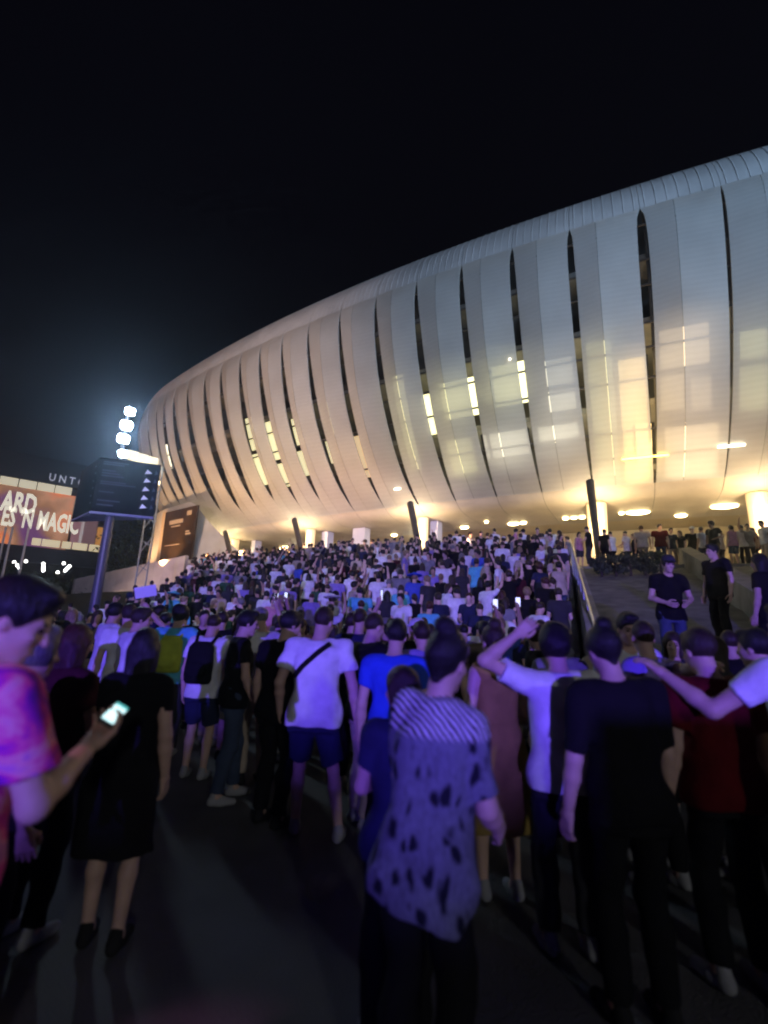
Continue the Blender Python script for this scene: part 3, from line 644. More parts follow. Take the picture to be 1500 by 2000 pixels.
# ------------------------------------------------------------------ people: signed distance bodies
def nrm(v): v = np.asarray(v, float); return v/np.linalg.norm(v)
class Field:
    def __init__(s): s.p = []
    def cone(s, a, b, ra, rb, k=.02, flat=False, op='u'):
        a, b = np.array(a, float), np.array(b, float); R = max(ra, rb)
        s.p.append(('c', np.minimum(a, b)-R, np.maximum(a, b)+R, (a, b, ra, rb, flat), k, op)); return s
    def ell(s, c, r, R=None, k=.02, op='u'):
        c = np.array(c, float); r = np.array(r, float); m = r.max() if R is not None else r
        s.p.append(('e', c-m, c+m, (c, r, R), k, op)); return s
    def loft(s, zs, rx, ry, cy_, R, o, k=.02, cx_=None, op='u'):
        zs = np.array(zs, float); cx_ = np.zeros(len(zs)) if cx_ is None else np.array(cx_); cnr = []
        for z, x, y, c, d in zip(zs, rx, ry, cy_, cx_):
            for sx in (-1, 1):
                for sy in (-1, 1): cnr.append(R@np.array([d+sx*x, c+sy*y, z])+o)
        cnr = np.array(cnr); s.p.append(('l', cnr.min(0), cnr.max(0), (zs, np.array(rx), np.array(ry), np.array(cy_), cx_, R, np.array(o, float)), k, op)); return s
    def mesh(s, vox, noise=0.0, nseed=0.0):
        lo = np.min([p[1] for p in s.p if p[5] == 'u'], 0)-2.5*vox-.02; hi = np.max([p[2] for p in s.p if p[5] == 'u'], 0)+2.5*vox+.02
        n = np.ceil((hi-lo)/vox).astype(int)+1
        ax = [(lo[i]+vox*np.arange(n[i])).astype(np.float32) for i in range(3)]
        F = np.full(n, .15, np.float32)
        for kind, blo, bhi, a, k, op in s.p:
            pad = k+2*vox; i0 = np.clip(np.floor((blo-pad-lo)/vox).astype(int), 0, n); i1 = np.clip(np.ceil((bhi+pad-lo)/vox).astype(int)+1, 0, n)
            if np.any(i1 <= i0): continue
            sl = tuple(slice(i0[i], i1[i]) for i in range(3)); X = ax[0][sl[0]][:, None, None]; Y = ax[1][sl[1]][None, :, None]; Z = ax[2][sl[2]][None, None, :]
            if kind == 'c':
                A, B, ra, rb, flat = a; ba = B-A; L2 = max(ba@ba, 1e-9); x, y, z = X-A[0], Y-A[1], Z-A[2]
                t0 = (x*ba[0]+y*ba[1]+z*ba[2])/L2; t = np.clip(t0, 0, 1)
                d = np.sqrt((x-t*ba[0])**2+(y-t*ba[1])**2+(z-t*ba[2])**2)-(ra+(rb-ra)*t)
                if flat: d = np.maximum(d, (t0-1)*math.sqrt(L2))
            elif kind == 'e':
                c, r, R = a; x, y, z = X-c[0], Y-c[1], Z-c[2]
                if R is not None: x, y, z = (R[0, 0]*x+R[1, 0]*y+R[2, 0]*z, R[0, 1]*x+R[1, 1]*y+R[2, 1]*z, R[0, 2]*x+R[1, 2]*y+R[2, 2]*z)
                k0 = np.sqrt((x/r[0])**2+(y/r[1])**2+(z/r[2])**2); k1 = np.sqrt((x/r[0]**2)**2+(y/r[1]**2)**2+(z/r[2]**2)**2)+1e-6; d = k0*(k0-1)/k1
            else:
                zs, rx, ry, cyy, cxx, R, o = a; x, y, z = X-o[0], Y-o[1], Z-o[2]
                x, y, z = (R[0, 0]*x+R[1, 0]*y+R[2, 0]*z, R[0, 1]*x+R[1, 1]*y+R[2, 1]*z, R[0, 2]*x+R[1, 2]*y+R[2, 2]*z)
                x, y, z = np.broadcast_arrays(x, y, z); ix = lambda q: np.interp(z.ravel(), zs, q).reshape(z.shape)
                a1, b1 = ix(rx), ix(ry); e = ((np.abs(x-ix(cxx))/a1)**2.4+(np.abs(y-ix(cyy))/b1)**2.4)**(1/2.4)
                d = np.maximum((e-1)*np.minimum(a1, b1), np.maximum(zs[0]-z, z-zs[-1]))
            blk = F[sl]
            if op == 'u':
                h = np.clip(.5+.5*(blk-d)/k, 0, 1); F[sl] = blk+(d-blk)*h-k*h*(1-h)
            else:
                h = np.clip(.5-.5*(blk+d)/k, 0, 1); F[sl] = blk+(-d-blk)*h+k*h*(1-h)
        if noise:
            X, Y, Z = ax[0][:, None, None], ax[1][None, :, None], ax[2][None, None, :]; q = nseed
            F += (noise*(np.sin(19*Z+11*X+q+1.7*np.sin(13*Y+7*Z+q))*.6+np.sin(31*X-14*Z+2*q+1.5*np.sin(9*Z+q))*.4+np.sin(27*Y+21*Z-q)*.35)).astype(np.float32)
        return surfnets(F, lo, vox)
def surfnets(F, lo, h):
    S = F < 0; cnt = np.zeros(tuple(np.array(F.shape)-1), np.int8)
    for i in (0, 1):
        for j in (0, 1):
            for k in (0, 1): cnt += S[i:F.shape[0]-1+i, j:F.shape[1]-1+j, k:F.shape[2]-1+k]
    cells = np.argwhere((cnt > 0) & (cnt < 8)); idx = np.full(cnt.shape, -1, np.int32); idx[tuple(cells.T)] = np.arange(len(cells))
    acc = np.zeros((len(cells), 3)); num = np.zeros(len(cells)); C8 = [(i, j, k) for i in (0, 1) for j in (0, 1) for k in (0, 1)]
    for a in C8:
        for ax in range(3):
            if a[ax]: continue
            b = list(a); b[ax] = 1; ca = cells+a; cb = cells+b; fa = F[tuple(ca.T)]; fb = F[tuple(cb.T)]; m = (fa < 0) != (fb < 0)
            t = fa[m]/(fa[m]-fb[m]); p = np.tile(np.array(a, float), (m.sum(), 1)); p[:, ax] += t; acc[m] += p; num[m] += 1
    V = (cells+acc/num[:, None])*h+lo; Q = []
    for ax in range(3):
        u, w = (ax+1) % 3, (ax+2) % 3; s0 = [slice(None)]*3; s1 = [slice(None)]*3; s0[ax] = slice(0, -1); s1[ax] = slice(1, None)
        for q in (u, w): s0[q] = s1[q] = slice(1, -1)
        A, B = S[tuple(s0)], S[tuple(s1)]; e = np.argwhere(A != B); ins = A[tuple(e.T)]
        off = np.zeros(3, int); off[u] = off[w] = 1; e = e+off
        def cell(du, dw):
            c = e.copy(); c[:, u] += du; c[:, w] += dw; return idx[tuple(c.T)]
        q = np.stack([cell(-1, -1), cell(0, -1), cell(0, 0), cell(-1, 0)], 1); q[~ins] = q[~ins][:, ::-1]; Q.append(q)
    return V, np.concatenate(Q)
def join(parts):
    V = []; Q = []; n = 0
    for v, q in parts: V.append(v); Q.append(q+n); n += len(v)
    return np.concatenate(V), np.concatenate(Q)
def rx_(a): c, s = math.cos(a), math.sin(a); return np.array([[1, 0, 0], [0, c, -s], [0, s, c]])
def ry_(a): c, s = math.cos(a), math.sin(a); return np.array([[c, 0, s], [0, 1, 0], [-s, 0, c]])
def rz_m(a): c, s = math.cos(a), math.sin(a); return np.array([[c, -s, 0], [s, c, 0], [0, 0, 1]])
def ik2(a, b, l1, l2, hint):
    a, b = np.array(a, float), np.array(b, float); d = b-a; L = np.linalg.norm(d); Lm = min(L, (l1+l2)*.995); u = d/L; b = a+u*Lm
    x = (l1*l1-l2*l2+Lm*Lm)/(2*Lm); h = math.sqrt(max(0, l1*l1-x*x)); w = np.array(hint, float); w -= (w@u)*u; w = nrm(w); return a+u*x+w*h, b
def hand_fine(w, d, n, side, curl, vox=.0045, spread=.05):
    w = np.array(w, float); d = nrm(d); n = np.array(n, float); n = nrm(n-(n@d)*d); l = np.cross(d, n)*side; f = Field()
    f.cone(w-d*.03, w+d*.015, .026, .026, .01)
    kn = []
    for q, off in enumerate((.030, .010, -.010, -.029)):
        k_ = w+d*(.088-.004*abs(q-1))+l*off; kn.append(k_); f.cone(w+d*.012+l*off*.62, k_, .0145, .0115, .014)
    for q, ln in enumerate((.070, .079, .073, .057)):
        p = kn[q]; ang = curl*(.75+.1*q); r = .0092 if q < 3 else .0080
        for seg, fr in enumerate((.45, .31, .24)):
            dd = d*math.cos(ang)+n*math.sin(ang)+l*spread*(1.2-q*.8); e = p+nrm(dd)*ln*fr; f.cone(p, e, r, r*.92, .004); p = e; r *= .92; ang += curl*.8
    p = w+d*.022+l*.026; q = p+nrm(d*.55+l*.62+n*.45)*.042; t = q+nrm(d*.85+l*.12+n*(.35+curl*.4))*.034; e = t+nrm(d*.9-l*.15+n*(.3+curl*.5))*.026
    f.cone(w+d*.005+l*.012, p, .016, .0145, .012); f.cone(p, q, .0145, .011, .008); f.cone(q, t, .0108, .0098, .004); f.cone(t, e, .0098, .0085, .003)
    return f.mesh(vox)

def figure(P, vox=.013, fine=True):
    """parts of a person facing +Y, feet on z = 0; returns {part name: (verts, quads)}"""
    g = P.get; fem = g('fem', False); sc = g('h', 1.75)/1.75; I3 = np.eye(3)
    pel = np.array([g('sway', 0.0), 0, .95-g('drop', 0.0)]); Rt = rz_m(rad(g('twist', 0)))@ry_(rad(g('side', 0)))@rx_(-rad(g('lean', 2)))
    T = lambda x, y, z: pel+Rt@np.array([x, y, z-.95])
    to = pel-Rt@np.array([0, 0, .95]); w = g('wide', 1.0); sh = (.165 if fem else .19)*w
    RH = Rt@rz_m(rad(g('hyaw', 0)))@rx_(-rad(g('hpitch', 5)))@ry_(rad(g('htilt', 0))); hp = T(0, .012, 1.535); HC = hp+RH@np.array([0, .02, .105])
    Hd = lambda x, y, z: HC+RH@np.array([x, y, z])
    out = {}
    # legs
    feet = g('feet', ((-.11, .02), (.11, -.02))); hips = [pel+np.array([-.09, 0, -.02]), pel+np.array([.09, 0, -.02])]; lift = g('lift', (0, 0)); legs = []
    for q in (0, 1):
        ank = np.array([feet[q][0], feet[q][1], .085+lift[q]]); kn, ank = ik2(hips[q], ank, .433, .422, (.12*(q*2-1), 1, 0)); legs.append((hips[q], kn, ank))
    # arms
    arms = []
    for q in (0, 1):
        s = q*2-1; S_ = T(s*sh, -.005, 1.425); a = g('arms', (None, None))[q]
        if a is None: a = ('d', (s*.16, -.04, -1), (s*.06, .22, -1))
        if a[0] == 'd': E = S_+nrm(a[1])*.295; Wp = E+nrm(a[2])*.255
        else: E, Wp = ik2(S_, a[1], .295, .255, a[2] if len(a) > 2 else (s*.8, -.4, -.8))
        arms.append((S_, E, Wp, a[3] if len(a) > 3 and a[3] is not None else None))
    # body: head, neck, torso, limbs in one skin
    b = Field(); hw = .94 if fem else 1.0
    tz = [.84, .92, 1.0, 1.1, 1.22, 1.34, 1.43, 1.475]
    trx = np.array([.15, .158, .145, .128, .14, .152, .14, .07])*w*(np.array([1.08, 1.1, 1.04, .95, .95, .94, .92, .9]) if fem else 1)
    tryy = np.array([.095, .105, .1, .092, .1, .108, .085, .055])*w**.6; tcy = np.array([0, -.008, 0, .008, .008, .0, -.012, -.012])
    b.loft(tz, trx, tryy, tcy, Rt, to, .04)
    b.cone(T(-sh*.72, -.012, 1.435), T(sh*.72, -.012, 1.435), .052, .052, .04)
    b.cone(T(0, -.012, 1.45), Hd(0, -.022, -.055), .062*hw, .052*hw, .025)
    b.ell(Hd(0, -.014, .032), (.073*hw, .092, .088), RH, .02); b.ell(Hd(0, .024, -.042), (.055*hw, .064, .078), RH, .03)
    b.ell(Hd(0, .066, -.1), (.024, .02, .018), RH, .02); b.cone(Hd(0, .086, .018), Hd(0, .106, -.026), .008, .0135, .012)
    b.ell(Hd(0, .072, .022), (.048, .02, .011), RH, .014)
    for s in (-1, 1):
        b.ell(Hd(s*.031, .1, .004), (.017, .02, .012), RH, .012, 's'); b.ell(Hd(s*.073*hw, -.006, -.012), (.009, .019, .031), RH, .008); b.ell(Hd(s*.034, .066, -.022), (.02, .02, .016), RH, .02)
    b.ell(Hd(0, .085, -.066), (.023, .011, .009), RH, .008)
    hands = []
    for q, (S_, E, Wp, hn) in enumerate(arms):
        s = q*2-1; b.cone(S_, E, .047*w, .039, .03); b.cone(E, E+(Wp-E)*.35, .041, .040, .02); b.cone(E+(Wp-E)*.35, Wp, .040, .027, .02)
        d = nrm(Wp-E); n = np.array(hn[0] if hn else (-s, .3, 0), float); curl = hn[1] if hn else .38; d2 = nrm(d+np.array(hn[2] if hn and len(hn) > 2 else (0, 0, 0)))
        if fine: hands.append(hand_fine(Wp+d*.005, d2, n, s if not hn else hn[3] if len(hn) > 3 else s, curl))
        else:
            b.cone(Wp, Wp+d2*.08, .03, .031, .015); b.cone(Wp+d2*.08, Wp+d2*.155+nrm(n)*.03, .026, .015, .01); l = np.cross(d2, nrm(n))*s; b.cone(Wp+d2*.03+l*.02, Wp+d2*.085+l*.05, .014, .01, .008)
    for h_, k_, a_ in legs:
        b.cone(h_, k_, .080*(1.04 if fem else 1), .047, .02); b.cone(k_, k_+(a_-k_)*.3+np.array([0, -.012, 0]), .046, .051, .02); b.cone(k_+(a_-k_)*.3+np.array([0, -.012, 0]), a_, .051, .033, .02)
        b.cone(a_, a_+np.array([0, .09, -.045]), .036, .03, .03)
    out['body'] = join([b.mesh(vox)]+hands) if hands else b.mesh(vox)
    # top
    top = g('top', 'tee'); loose = g('loose', 1.0); sd = g('seed', 1.0)
    if top:
        f = Field(); hem = {'tee': .84, 'tank': .86, 'dress': .5, 'long': .79, 'crop': 1.04, 'robe': .42}[top]; zs = [hem]+[z for z in (.9, .98, 1.1, 1.22, 1.34, 1.43, 1.485) if z > hem+.04]
        ex = np.interp(zs, [.3, .6, .84, 1.1, 1.3, 1.5], np.array([.085, .06, .044, .034, .024, .013])*loose*(1.4 if top == 'long' else 1.1 if top in ('dress', 'robe') else 1))
        fx = np.interp(zs, tz, trx)+ex; fy = np.interp(zs, tz, tryy)+ex*.95; fc = np.interp(zs, tz, tcy)
        f.loft(zs, fx, fy, fc, Rt, to, .03)
        f.cone(T(-sh*.78, -.012, 1.437), T(sh*.78, -.012, 1.437), .064, .064, .04)
        f.ell(Hd(0, -.002, -.15), (.062, .075, .05), RH, .02, 's')
        if top in ('tank',) or g('sleeve', .58) == 0: pass
        else:
            for q, (S_, E, Wp, _) in enumerate(arms):
                sl = g('sleeve', .58); a1 = S_+(E-S_)*min(sl, 1); f.cone(S_, a1, .064*w*loose**.5, .062*loose, .035, flat=(sl <= 1))
                if sl > 1: f.cone(a1, E+(Wp-E)*.97, .056*loose, .045*loose, .02, flat=True)
        out['shirt' if top in ('tee', 'tank', 'crop') else 'dress' if top in ('dress',) else 'tunic'] = f.mesh(vox, (.0075 if fine else .005)*g('fold', 1), sd)
    bot = g('bottom', 'trousers')
    if bot:
        f = Field(); zs = [.80, .88, .96, 1.03]; f.loft(zs, np.interp(zs, tz, trx)+.018, np.interp(zs, tz, tryy)+.018, np.interp(zs, tz, tcy), I3, pel-np.array([0, 0, .95]), .03)
        for h_, k_, a_ in legs:
            if bot == 'shorts': f.cone(h_, h_+(k_-h_)*.86, .098, .090, .03, flat=True)
            elif bot == 'skirt': f.cone(h_, h_+(k_-h_)*.7, .105, .12, .12, flat=True)
            else: lo_ = g('legwide', 1.0); c_ = k_+(a_-k_)*.32+np.array([0, -.012, 0]); f.cone(h_, k_, .094, .068*lo_, .03); f.cone(k_, c_, .068*lo_, .070*lo_, .02); f.cone(c_, k_+(a_-k_)*.94, .070*lo_, .060*lo_, .03, flat=True)
        out['shorts' if bot == 'shorts' else 'skirt' if bot == 'skirt' else 'trousers'] = f.mesh(vox, .0075 if fine else .005, sd+2)
    # shoes
    for q, (h_, k_, a_) in enumerate(legs):
        f = Field(); a0 = np.array([a_[0], a_[1], a_[2]-.085]); dr = rz_m(rad(g('fyaw', (6, -6))[q])); pt = lambda x, y, z: a0+dr@np.array([x, y, z])
        f.cone(pt(0, -.035, .045), pt(0, .05, .045), .040, .042, .03); f.cone(pt(0, .05, .04), pt(0, .155, .033), .042, .034, .03); f.cone(pt(0, -.02, .06), pt(0, -.01, .1), .038, .04, .02)
        f.ell(pt(0, .05, -.5), (2, 2, .5), None, .008, 's'); out['shoe' if q == 0 else 'shoe#'] = f.mesh(min(vox, .014) if fine else vox)
    # hair
    hs = g('hair', 'short')
    if hs and hs != 'bald':
        f = Field(); t = {'short': .012, 'buzz': .004, 'curly': .03, 'long': .014, 'bun': .012, 'pony': .012, 'cap': .014, 'hat': .016}[hs]
        f.ell(Hd(0, -.02, .038), (.073*hw+t, .092+t*.9, .088+t), RH, .01)
        f.ell(Hd(0, .095, -.028), (.092, .066, .085), RH, .012, 's')
        if hs in ('short', 'buzz', 'curly', 'cap', 'hat'): f.ell(Hd(0, .02, -.135), (.13, .15, .085), RH, .012, 's')
        else:
            f.cone(Hd(0, -.05, .01), Hd(0, -.055, -.075), .06, .046 if hs == 'long' else .03, .03)
        if hs == 'short' or hs == 'curly': f.ell(Hd(0, .045, .105), (.055, .045, .026+t*.5), RH, .02)
        if hs == 'long':
            ln = g('hairlen', .3)
            for x in (-.045, 0, .045): f.cone(Hd(x, -.055, -.02), Hd(x*1.25, -.062, -.02)+np.array([0, -.03, -ln]), .05, .026, .03)
            for x in (-.07, .07): f.cone(Hd(x, -.01, .02), Hd(x*1.1, -.03, -.14), .026, .022, .02)
        if hs == 'bun': f.ell(Hd(0, -.06, .135), (.048, .046, .042), RH, .015)
        if hs == 'pony': f.cone(Hd(0, -.115, .06), Hd(0, -.16, -.02), .026, .03, .02); f.cone(Hd(0, -.16, -.02), Hd(0, -.13, -.2), .03, .014, .02)
        out['hair'] = f.mesh(min(vox, .02) if not fine else .009, .004 if hs != 'curly' else .009, sd*3+1)
        if hs == 'cap':
            f = Field(); f.ell(Hd(0, -.012, .07), (.088, .108, .075), RH, .01); f.ell(Hd(0, .12, .055), (.062, .075, .012), RH, .02); f.ell(Hd(0, 0, -.02), (.2, .12, .06), RH, .01, 's'); out['cap'] = f.mesh(min(vox, .016))
        if hs == 'hat':
            f = Field(); f.ell(Hd(0, -.01, .085), (.092, .108, .075), RH, .02); f.ell(Hd(0, -.01, .075), (.22, .22, .022), RH, .03); out['hat'] = f.mesh(min(vox, .016))
    if g('eyes'):
        for s, h_ in ((-1, ''), (1, '#')):
            f = Field(); f.ell(Hd(s*.031, .083, .004), (.013, .010, .008), RH, .004); out['eye'+h_] = f.mesh(.005)
            f = Field(); f.cone(Hd(s*.016, .092, .024), Hd(s*.048, .08, .026), .005, .004, .003); out['eyebrow'+h_] = f.mesh(.005)
    out = {k_: (v*sc, q) for k_, (v, q) in out.items()}
    out['_arms'] = [(S_*sc, E*sc, W_*sc) for S_, E, W_, _ in arms]; return out

# ------------------------------------------------------------------ clothing colours
def cloth(name, c, var=.18): return mat('cloth_'+name, c, .9, var, 7, .9, 9, spec=.15)
CLOTH = {'black': (.008, .008, .009), 'white': (.74, .74, .74), 'grey': (.2, .2, .21), 'navy': (.02, .025, .06), 'blue': (.06, .10, .45), 'purple': (.26, .2, .5), 'cyan': (.12, .5, .62), 'pink': (.55, .25, .32),
         'red': (.10, .004, .006), 'beige': (.45, .37, .28), 'maroon': (.06, .012, .016), 'lime': (.45, .55, .06), 'gold': (.32, .22, .06), 'denim': (.05, .07, .12), 'darkgrey': (.035, .035, .04), 'khaki': (.16, .13, .09), 'green': (.03, .09, .05), 'royal': (.03, .08, .55)}
def cl(n): return cloth(n, CLOTH[n])
SKINS = [mat('skin_'+n, c, .55, .12, 9, spec=.3) for n, c in (('light', (.56, .37, .28)), ('fair', (.62, .43, .34)), ('tan', (.40, .25, .17)))]
def hair_mat(n, c):
    m, nt, b = nodes('hair_'+n); N_ = nt.nodes; L = nt.links; tc = N_.new('ShaderNodeTexCoord'); mp = N_.new('ShaderNodeMapping'); mp.inputs['Scale'].default_value = (1, 1, .12); L.new(tc.outputs['Object'], mp.inputs[0])
    no = N_.new('ShaderNodeTexNoise'); no.inputs['Scale'].default_value = 130; no.inputs['Detail'].default_value = 4; no.inputs['Distortion'].default_value = .6; L.new(mp.outputs[0], no.inputs['Vector'])
    r = N_.new('ShaderNodeValToRGB'); r.color_ramp.elements[0].position = .3; r.color_ramp.elements[1].position = .7; r.color_ramp.elements[0].color = (*[x*.45 for x in c], 1); r.color_ramp.elements[1].color = (*[x*1.5 for x in c], 1); L.new(no.outputs[0], r.inputs[0]); L.new(r.outputs[0], b.inputs['Base Color'])
    bp = N_.new('ShaderNodeBump'); bp.inputs['Strength'].default_value = .9; bp.inputs['Distance'].default_value = .01; L.new(no.outputs[0], bp.inputs['Height']); L.new(bp.outputs[0], b.inputs['Normal']); b.inputs['Roughness'].default_value = .5; b.inputs['Specular IOR Level'].default_value = .35; return m
HAIRS = {n: hair_mat(n, c) for n, c in (('black', (.008, .007, .007)), ('brown', (.03, .018, .012)), ('auburn', (.05, .014, .01)), ('blond', (.22, .15, .08)), ('grey', (.16, .155, .15)))}
def person_from(meshes, loc, yaw, mats, label, group, name='person'):
    r = empty(name, loc, yaw); tag(r, label, 'person', group)
    for k, me in meshes.items():
        o = obj(k.rstrip('#'), me, mats.get(k.rstrip('#'), mats['body'])); o.parent = r
    return r
# ------------------------------------------------------------------ people near the camera
def ghgt(x, y):
    r = rth(x, y)[0]
    if x < XL: return hl(r) if r < 142 else 0.0
    if x > xr(y)+.1: return hb(r) if r < 142.5 and r > RT else (TERR if r <= RT else 0.0)
    return step_h(r)
def pattern_mat(name, kind):
    m, nt, b = nodes(name); N = nt.nodes; L = nt.links; tc = N.new('ShaderNodeTexCoord'); b.inputs['Roughness'].default_value = .85; b.inputs['Specular IOR Level'].default_value = .15
    if kind == 'tiedye':
        n0 = N.new('ShaderNodeTexNoise'); n0.inputs['Scale'].default_value = 6.5; n0.inputs['Detail'].default_value = 4; n0.inputs['Distortion'].default_value = 1.4; L.new(tc.outputs['Object'], n0.inputs['Vector'])
        r = N.new('ShaderNodeValToRGB'); e = r.color_ramp.elements; e[0].position = .28; e[0].color = (.12, .02, .3, 1); e[1].position = .74; e[1].color = (.25, .3, .2, 1)
        for p, c in ((.38, (.35, .02, .38, 1)), (.46, (.75, .06, .3, 1)), (.54, (.8, .3, .38, 1)), (.60, (.5, .12, .45, 1)), (.66, (.75, .42, .2, 1))): q = e.new(p); q.color = c
        L.new(n0.outputs[0], r.inputs[0]); L.new(r.outputs[0], b.inputs['Base Color'])
    else:
        mp = N.new('ShaderNodeMapping'); mp.inputs['Scale'].default_value = (1, 1, .55); L.new(tc.outputs['Object'], mp.inputs[0])
        nz = N.new('ShaderNodeTexNoise'); nz.inputs['Scale'].default_value = 14; L.new(mp.outputs[0], nz.inputs['Vector'])
        mv = N.new('ShaderNodeMix'); mv.data_type = 'RGBA'; mv.inputs[0].default_value = .07; L.new(mp.outputs[0], mv.inputs[6]); L.new(nz.outputs['Color'], mv.inputs[7])
        v = N.new('ShaderNodeTexVoronoi'); v.inputs['Scale'].default_value = 19; L.new(mv.outputs[2], v.inputs['Vector'])
        r = N.new('ShaderNodeValToRGB'); e = r.color_ramp.elements; e[0].position = .26; e[0].color = (.015, .017, .03, 1); e[1].position = .42; e[1].color = (.22, .235, .28, 1); L.new(v.outputs['Distance'], r.inputs[0])
        n2 = N.new('ShaderNodeTexNoise'); n2.inputs['Scale'].default_value = 60; n2.inputs['Detail'].default_value = 5; L.new(mp.outputs[0], n2.inputs['Vector'])
        mm = N.new('ShaderNodeMix'); mm.data_type = 'RGBA'; mm.blend_type = 'MULTIPLY'; mm.inputs[0].default_value = .7; L.new(r.outputs[0], mm.inputs[6]); L.new(n2.outputs[0], mm.inputs[7])
        # zebra yoke on the shoulders
        w = N.new('ShaderNodeTexWave'); w.inputs['Scale'].default_value = 20; w.inputs['Distortion'].default_value = 3; w.bands_direction = 'DIAGONAL'; L.new(tc.outputs['Object'], w.inputs['Vector'])
        wr = N.new('ShaderNodeValToRGB'); wr.color_ramp.elements[0].position = .45; wr.color_ramp.elements[0].color = (.012, .012, .014, 1); wr.color_ramp.elements[1].position = .55; wr.color_ramp.elements[1].color = (.6, .6, .62, 1); L.new(w.outputs[0], wr.inputs[0])
        sx = N.new('ShaderNodeSeparateXYZ'); L.new(tc.outputs['Object'], sx.inputs[0]); mr = N.new('ShaderNodeMapRange'); mr.inputs[1].default_value = 1.27; mr.inputs[2].default_value = 1.29; L.new(sx.outputs[2], mr.inputs[0])
        fm = N.new('ShaderNodeMix'); fm.data_type = 'RGBA'; L.new(mr.outputs[0], fm.inputs[0]); L.new(mm.outputs[2], fm.inputs[6]); L.new(wr.outputs[0], fm.inputs[7]); L.new(fm.outputs[2], b.inputs['Base Color'])
    return m
M_TIEDYE = pattern_mat('tie_dye_cloth', 'tiedye'); M_LEO = pattern_mat('leopard_cloth', 'leo')
M_SHOE = cloth('shoe_white', (.3, .3, .3)); M_SHOEK = cloth('shoe_black', (.02, .02, .02)); M_EYE = mat('eye_dark', (.02, .015, .012), .2)
NEAR = []
def loc_target(L, yaw, h, w):
    s = h/1.75; d = rz_m(-yaw)@np.array([w[0]-L[0], w[1]-L[1], w[2]-L[2]]); return d/s
def N(X, Y, h, yaw, label, shirt, lower=None, skin=0, hc='black', hs='short', z=None, shoe=M_SHOE, vox=.013, **P):
    L = (X, Y, ghgt(X, Y) if z is None else z); yw = rad(yaw); P = dict(P); P['h'] = h; P['hair'] = hs
    if lower is None: P['bottom'] = None
    arms = list(P.get('arms', (None, None)))
    for q in (0, 1):
        a = arms[q]
        if a and a[0] == 'w': arms[q] = ('t', loc_target(L, yw, h, a[1]))+tuple(a[2:])
    P['arms'] = arms; P.setdefault('seed', len(NEAR)*1.7+.3)
    fg = figure(P, vox, True); A_ = fg.pop('_arms')
    M_ = {'body': SKINS[skin], 'hair': HAIRS[hc], 'shoe': shoe, 'eye': M_EYE, 'eyebrow': HAIRS[hc]}
    sm = cl(shirt) if isinstance(shirt, str) else shirt; bm = (cl(lower) if isinstance(lower, str) else lower) or sm
    for k in ('shirt', 'dress', 'tunic'): M_[k] = sm
    for k in ('trousers', 'shorts', 'skirt'): M_[k] = bm
    for k in ('cap', 'hat'): M_[k] = cl(P.get('hatcol', 'black'))
    meshes = {k: np_mesh(k.rstrip('#'), v, q) for k, (v, q) in fg.items()}
    r = person_from(meshes, L, yw, M_, label, None); NEAR.append((X, Y)); r_w = lambda p: rz_m(yw)@np.array(p)+np.array(L)
    return r, fg, [(r_w(a), r_w(b), r_w(c)) for a, b, c in A_], r_w
CARRY = ('d', (.14, .25, -1), (-.35, .9, -.15)); CARRYL = ('d', (-.14, .25, -1), (.35, .9, -.15))

ph = at(196, 1424, 1.72)
N(-1.19, 1.48, 1.75, -26, 'man in a pink and purple tie-dye shirt looking down at his lit phone', M_TIEDYE, M_TIEDYE, bottom='shorts', lean=3, hpitch=20, hyaw=-42, sleeve=.72, loose=1.3, wide=1.12, eyes=True,
     arms=(None, ('w', (ph.x-.02, ph.y-.02, ph.z-.05), (.5, -.7, -.7), ((.2, -.4, 1), .75))), vox=.012)
phone = empty('phone', ph); tag(phone, 'bright cyan-lit phone held by the man in the tie-dye shirt', 'phone')
e1 = (at(226, 1394, 1.86)-at(186, 1432, 1.72)).normalized(); e2 = (e1.cross((CAM-ph).normalized())).normalized(); e2 = (e2+Vector((0, 0, .25))).normalized(); e3 = e1.cross(e2).normalized(); e2 = e3.cross(e1)
if e3.dot(CAM-ph) < 0: e3 = -e3
def pbox(c, a, b, d, nm, m_, par): return child(MB().prism([c-e1*a-e2*b, c+e1*a-e2*b, c+e1*a+e2*b, c-e1*a+e2*b], e3*d).build(nm, m_), par)
pc = ph+e1*.075+e3*.022
pbox(pc, .070, .026, -.008, 'case', M_BLACKSTEEL, phone); pbox(pc+e3*.0015-e1*.006, .051, .022, .001, 'screen', lamp_mat('screen_white', (.62, .95, 1.0), 1.5), phone); pbox(pc+e3*.0015+e1*.055, .008, .022, .001, 'status_bar', lamp_mat('screen_teal', (.05, .6, .6), .9), phone)

N(-1.80, 2.95, 1.58, -12, 'woman with long auburn hair in a dark maroon top, behind the tie-dye man', 'maroon', 'black', hs='long', hc='auburn', fem=True, hairlen=.16, arms=(None, CARRY))
N(-1.62, 2.32, 1.57, -35, 'grey-haired person in dark clothes partly hidden behind the tie-dye man', 'darkgrey', 'black', hs='curly', hc='grey', arms=(None, None))
N(-1.36, 2.92, 1.57, 8, 'woman in a short black dress with bare legs and long dark hair', 'black', None, hs='long', hc='black', fem=True, top='dress', loose=.75, hairlen=.34, shoe=M_SHOEK, arms=(CARRYL, None), feet=((-.09, .05), (.10, -.03)))
N(-2.68, 5.5, 1.74, -38, 'man in a white collared tee standing behind the woman in the black dress', 'white', 'darkgrey', hc='brown', hyaw=-25, eyes=True)
bp = N(-1.92, 5.7, 1.71, -5, 'man in a white tee wearing a black backpack and dark shorts', 'white', 'navy', hs='buzz', hc='brown', bottom='shorts', hpitch=18)
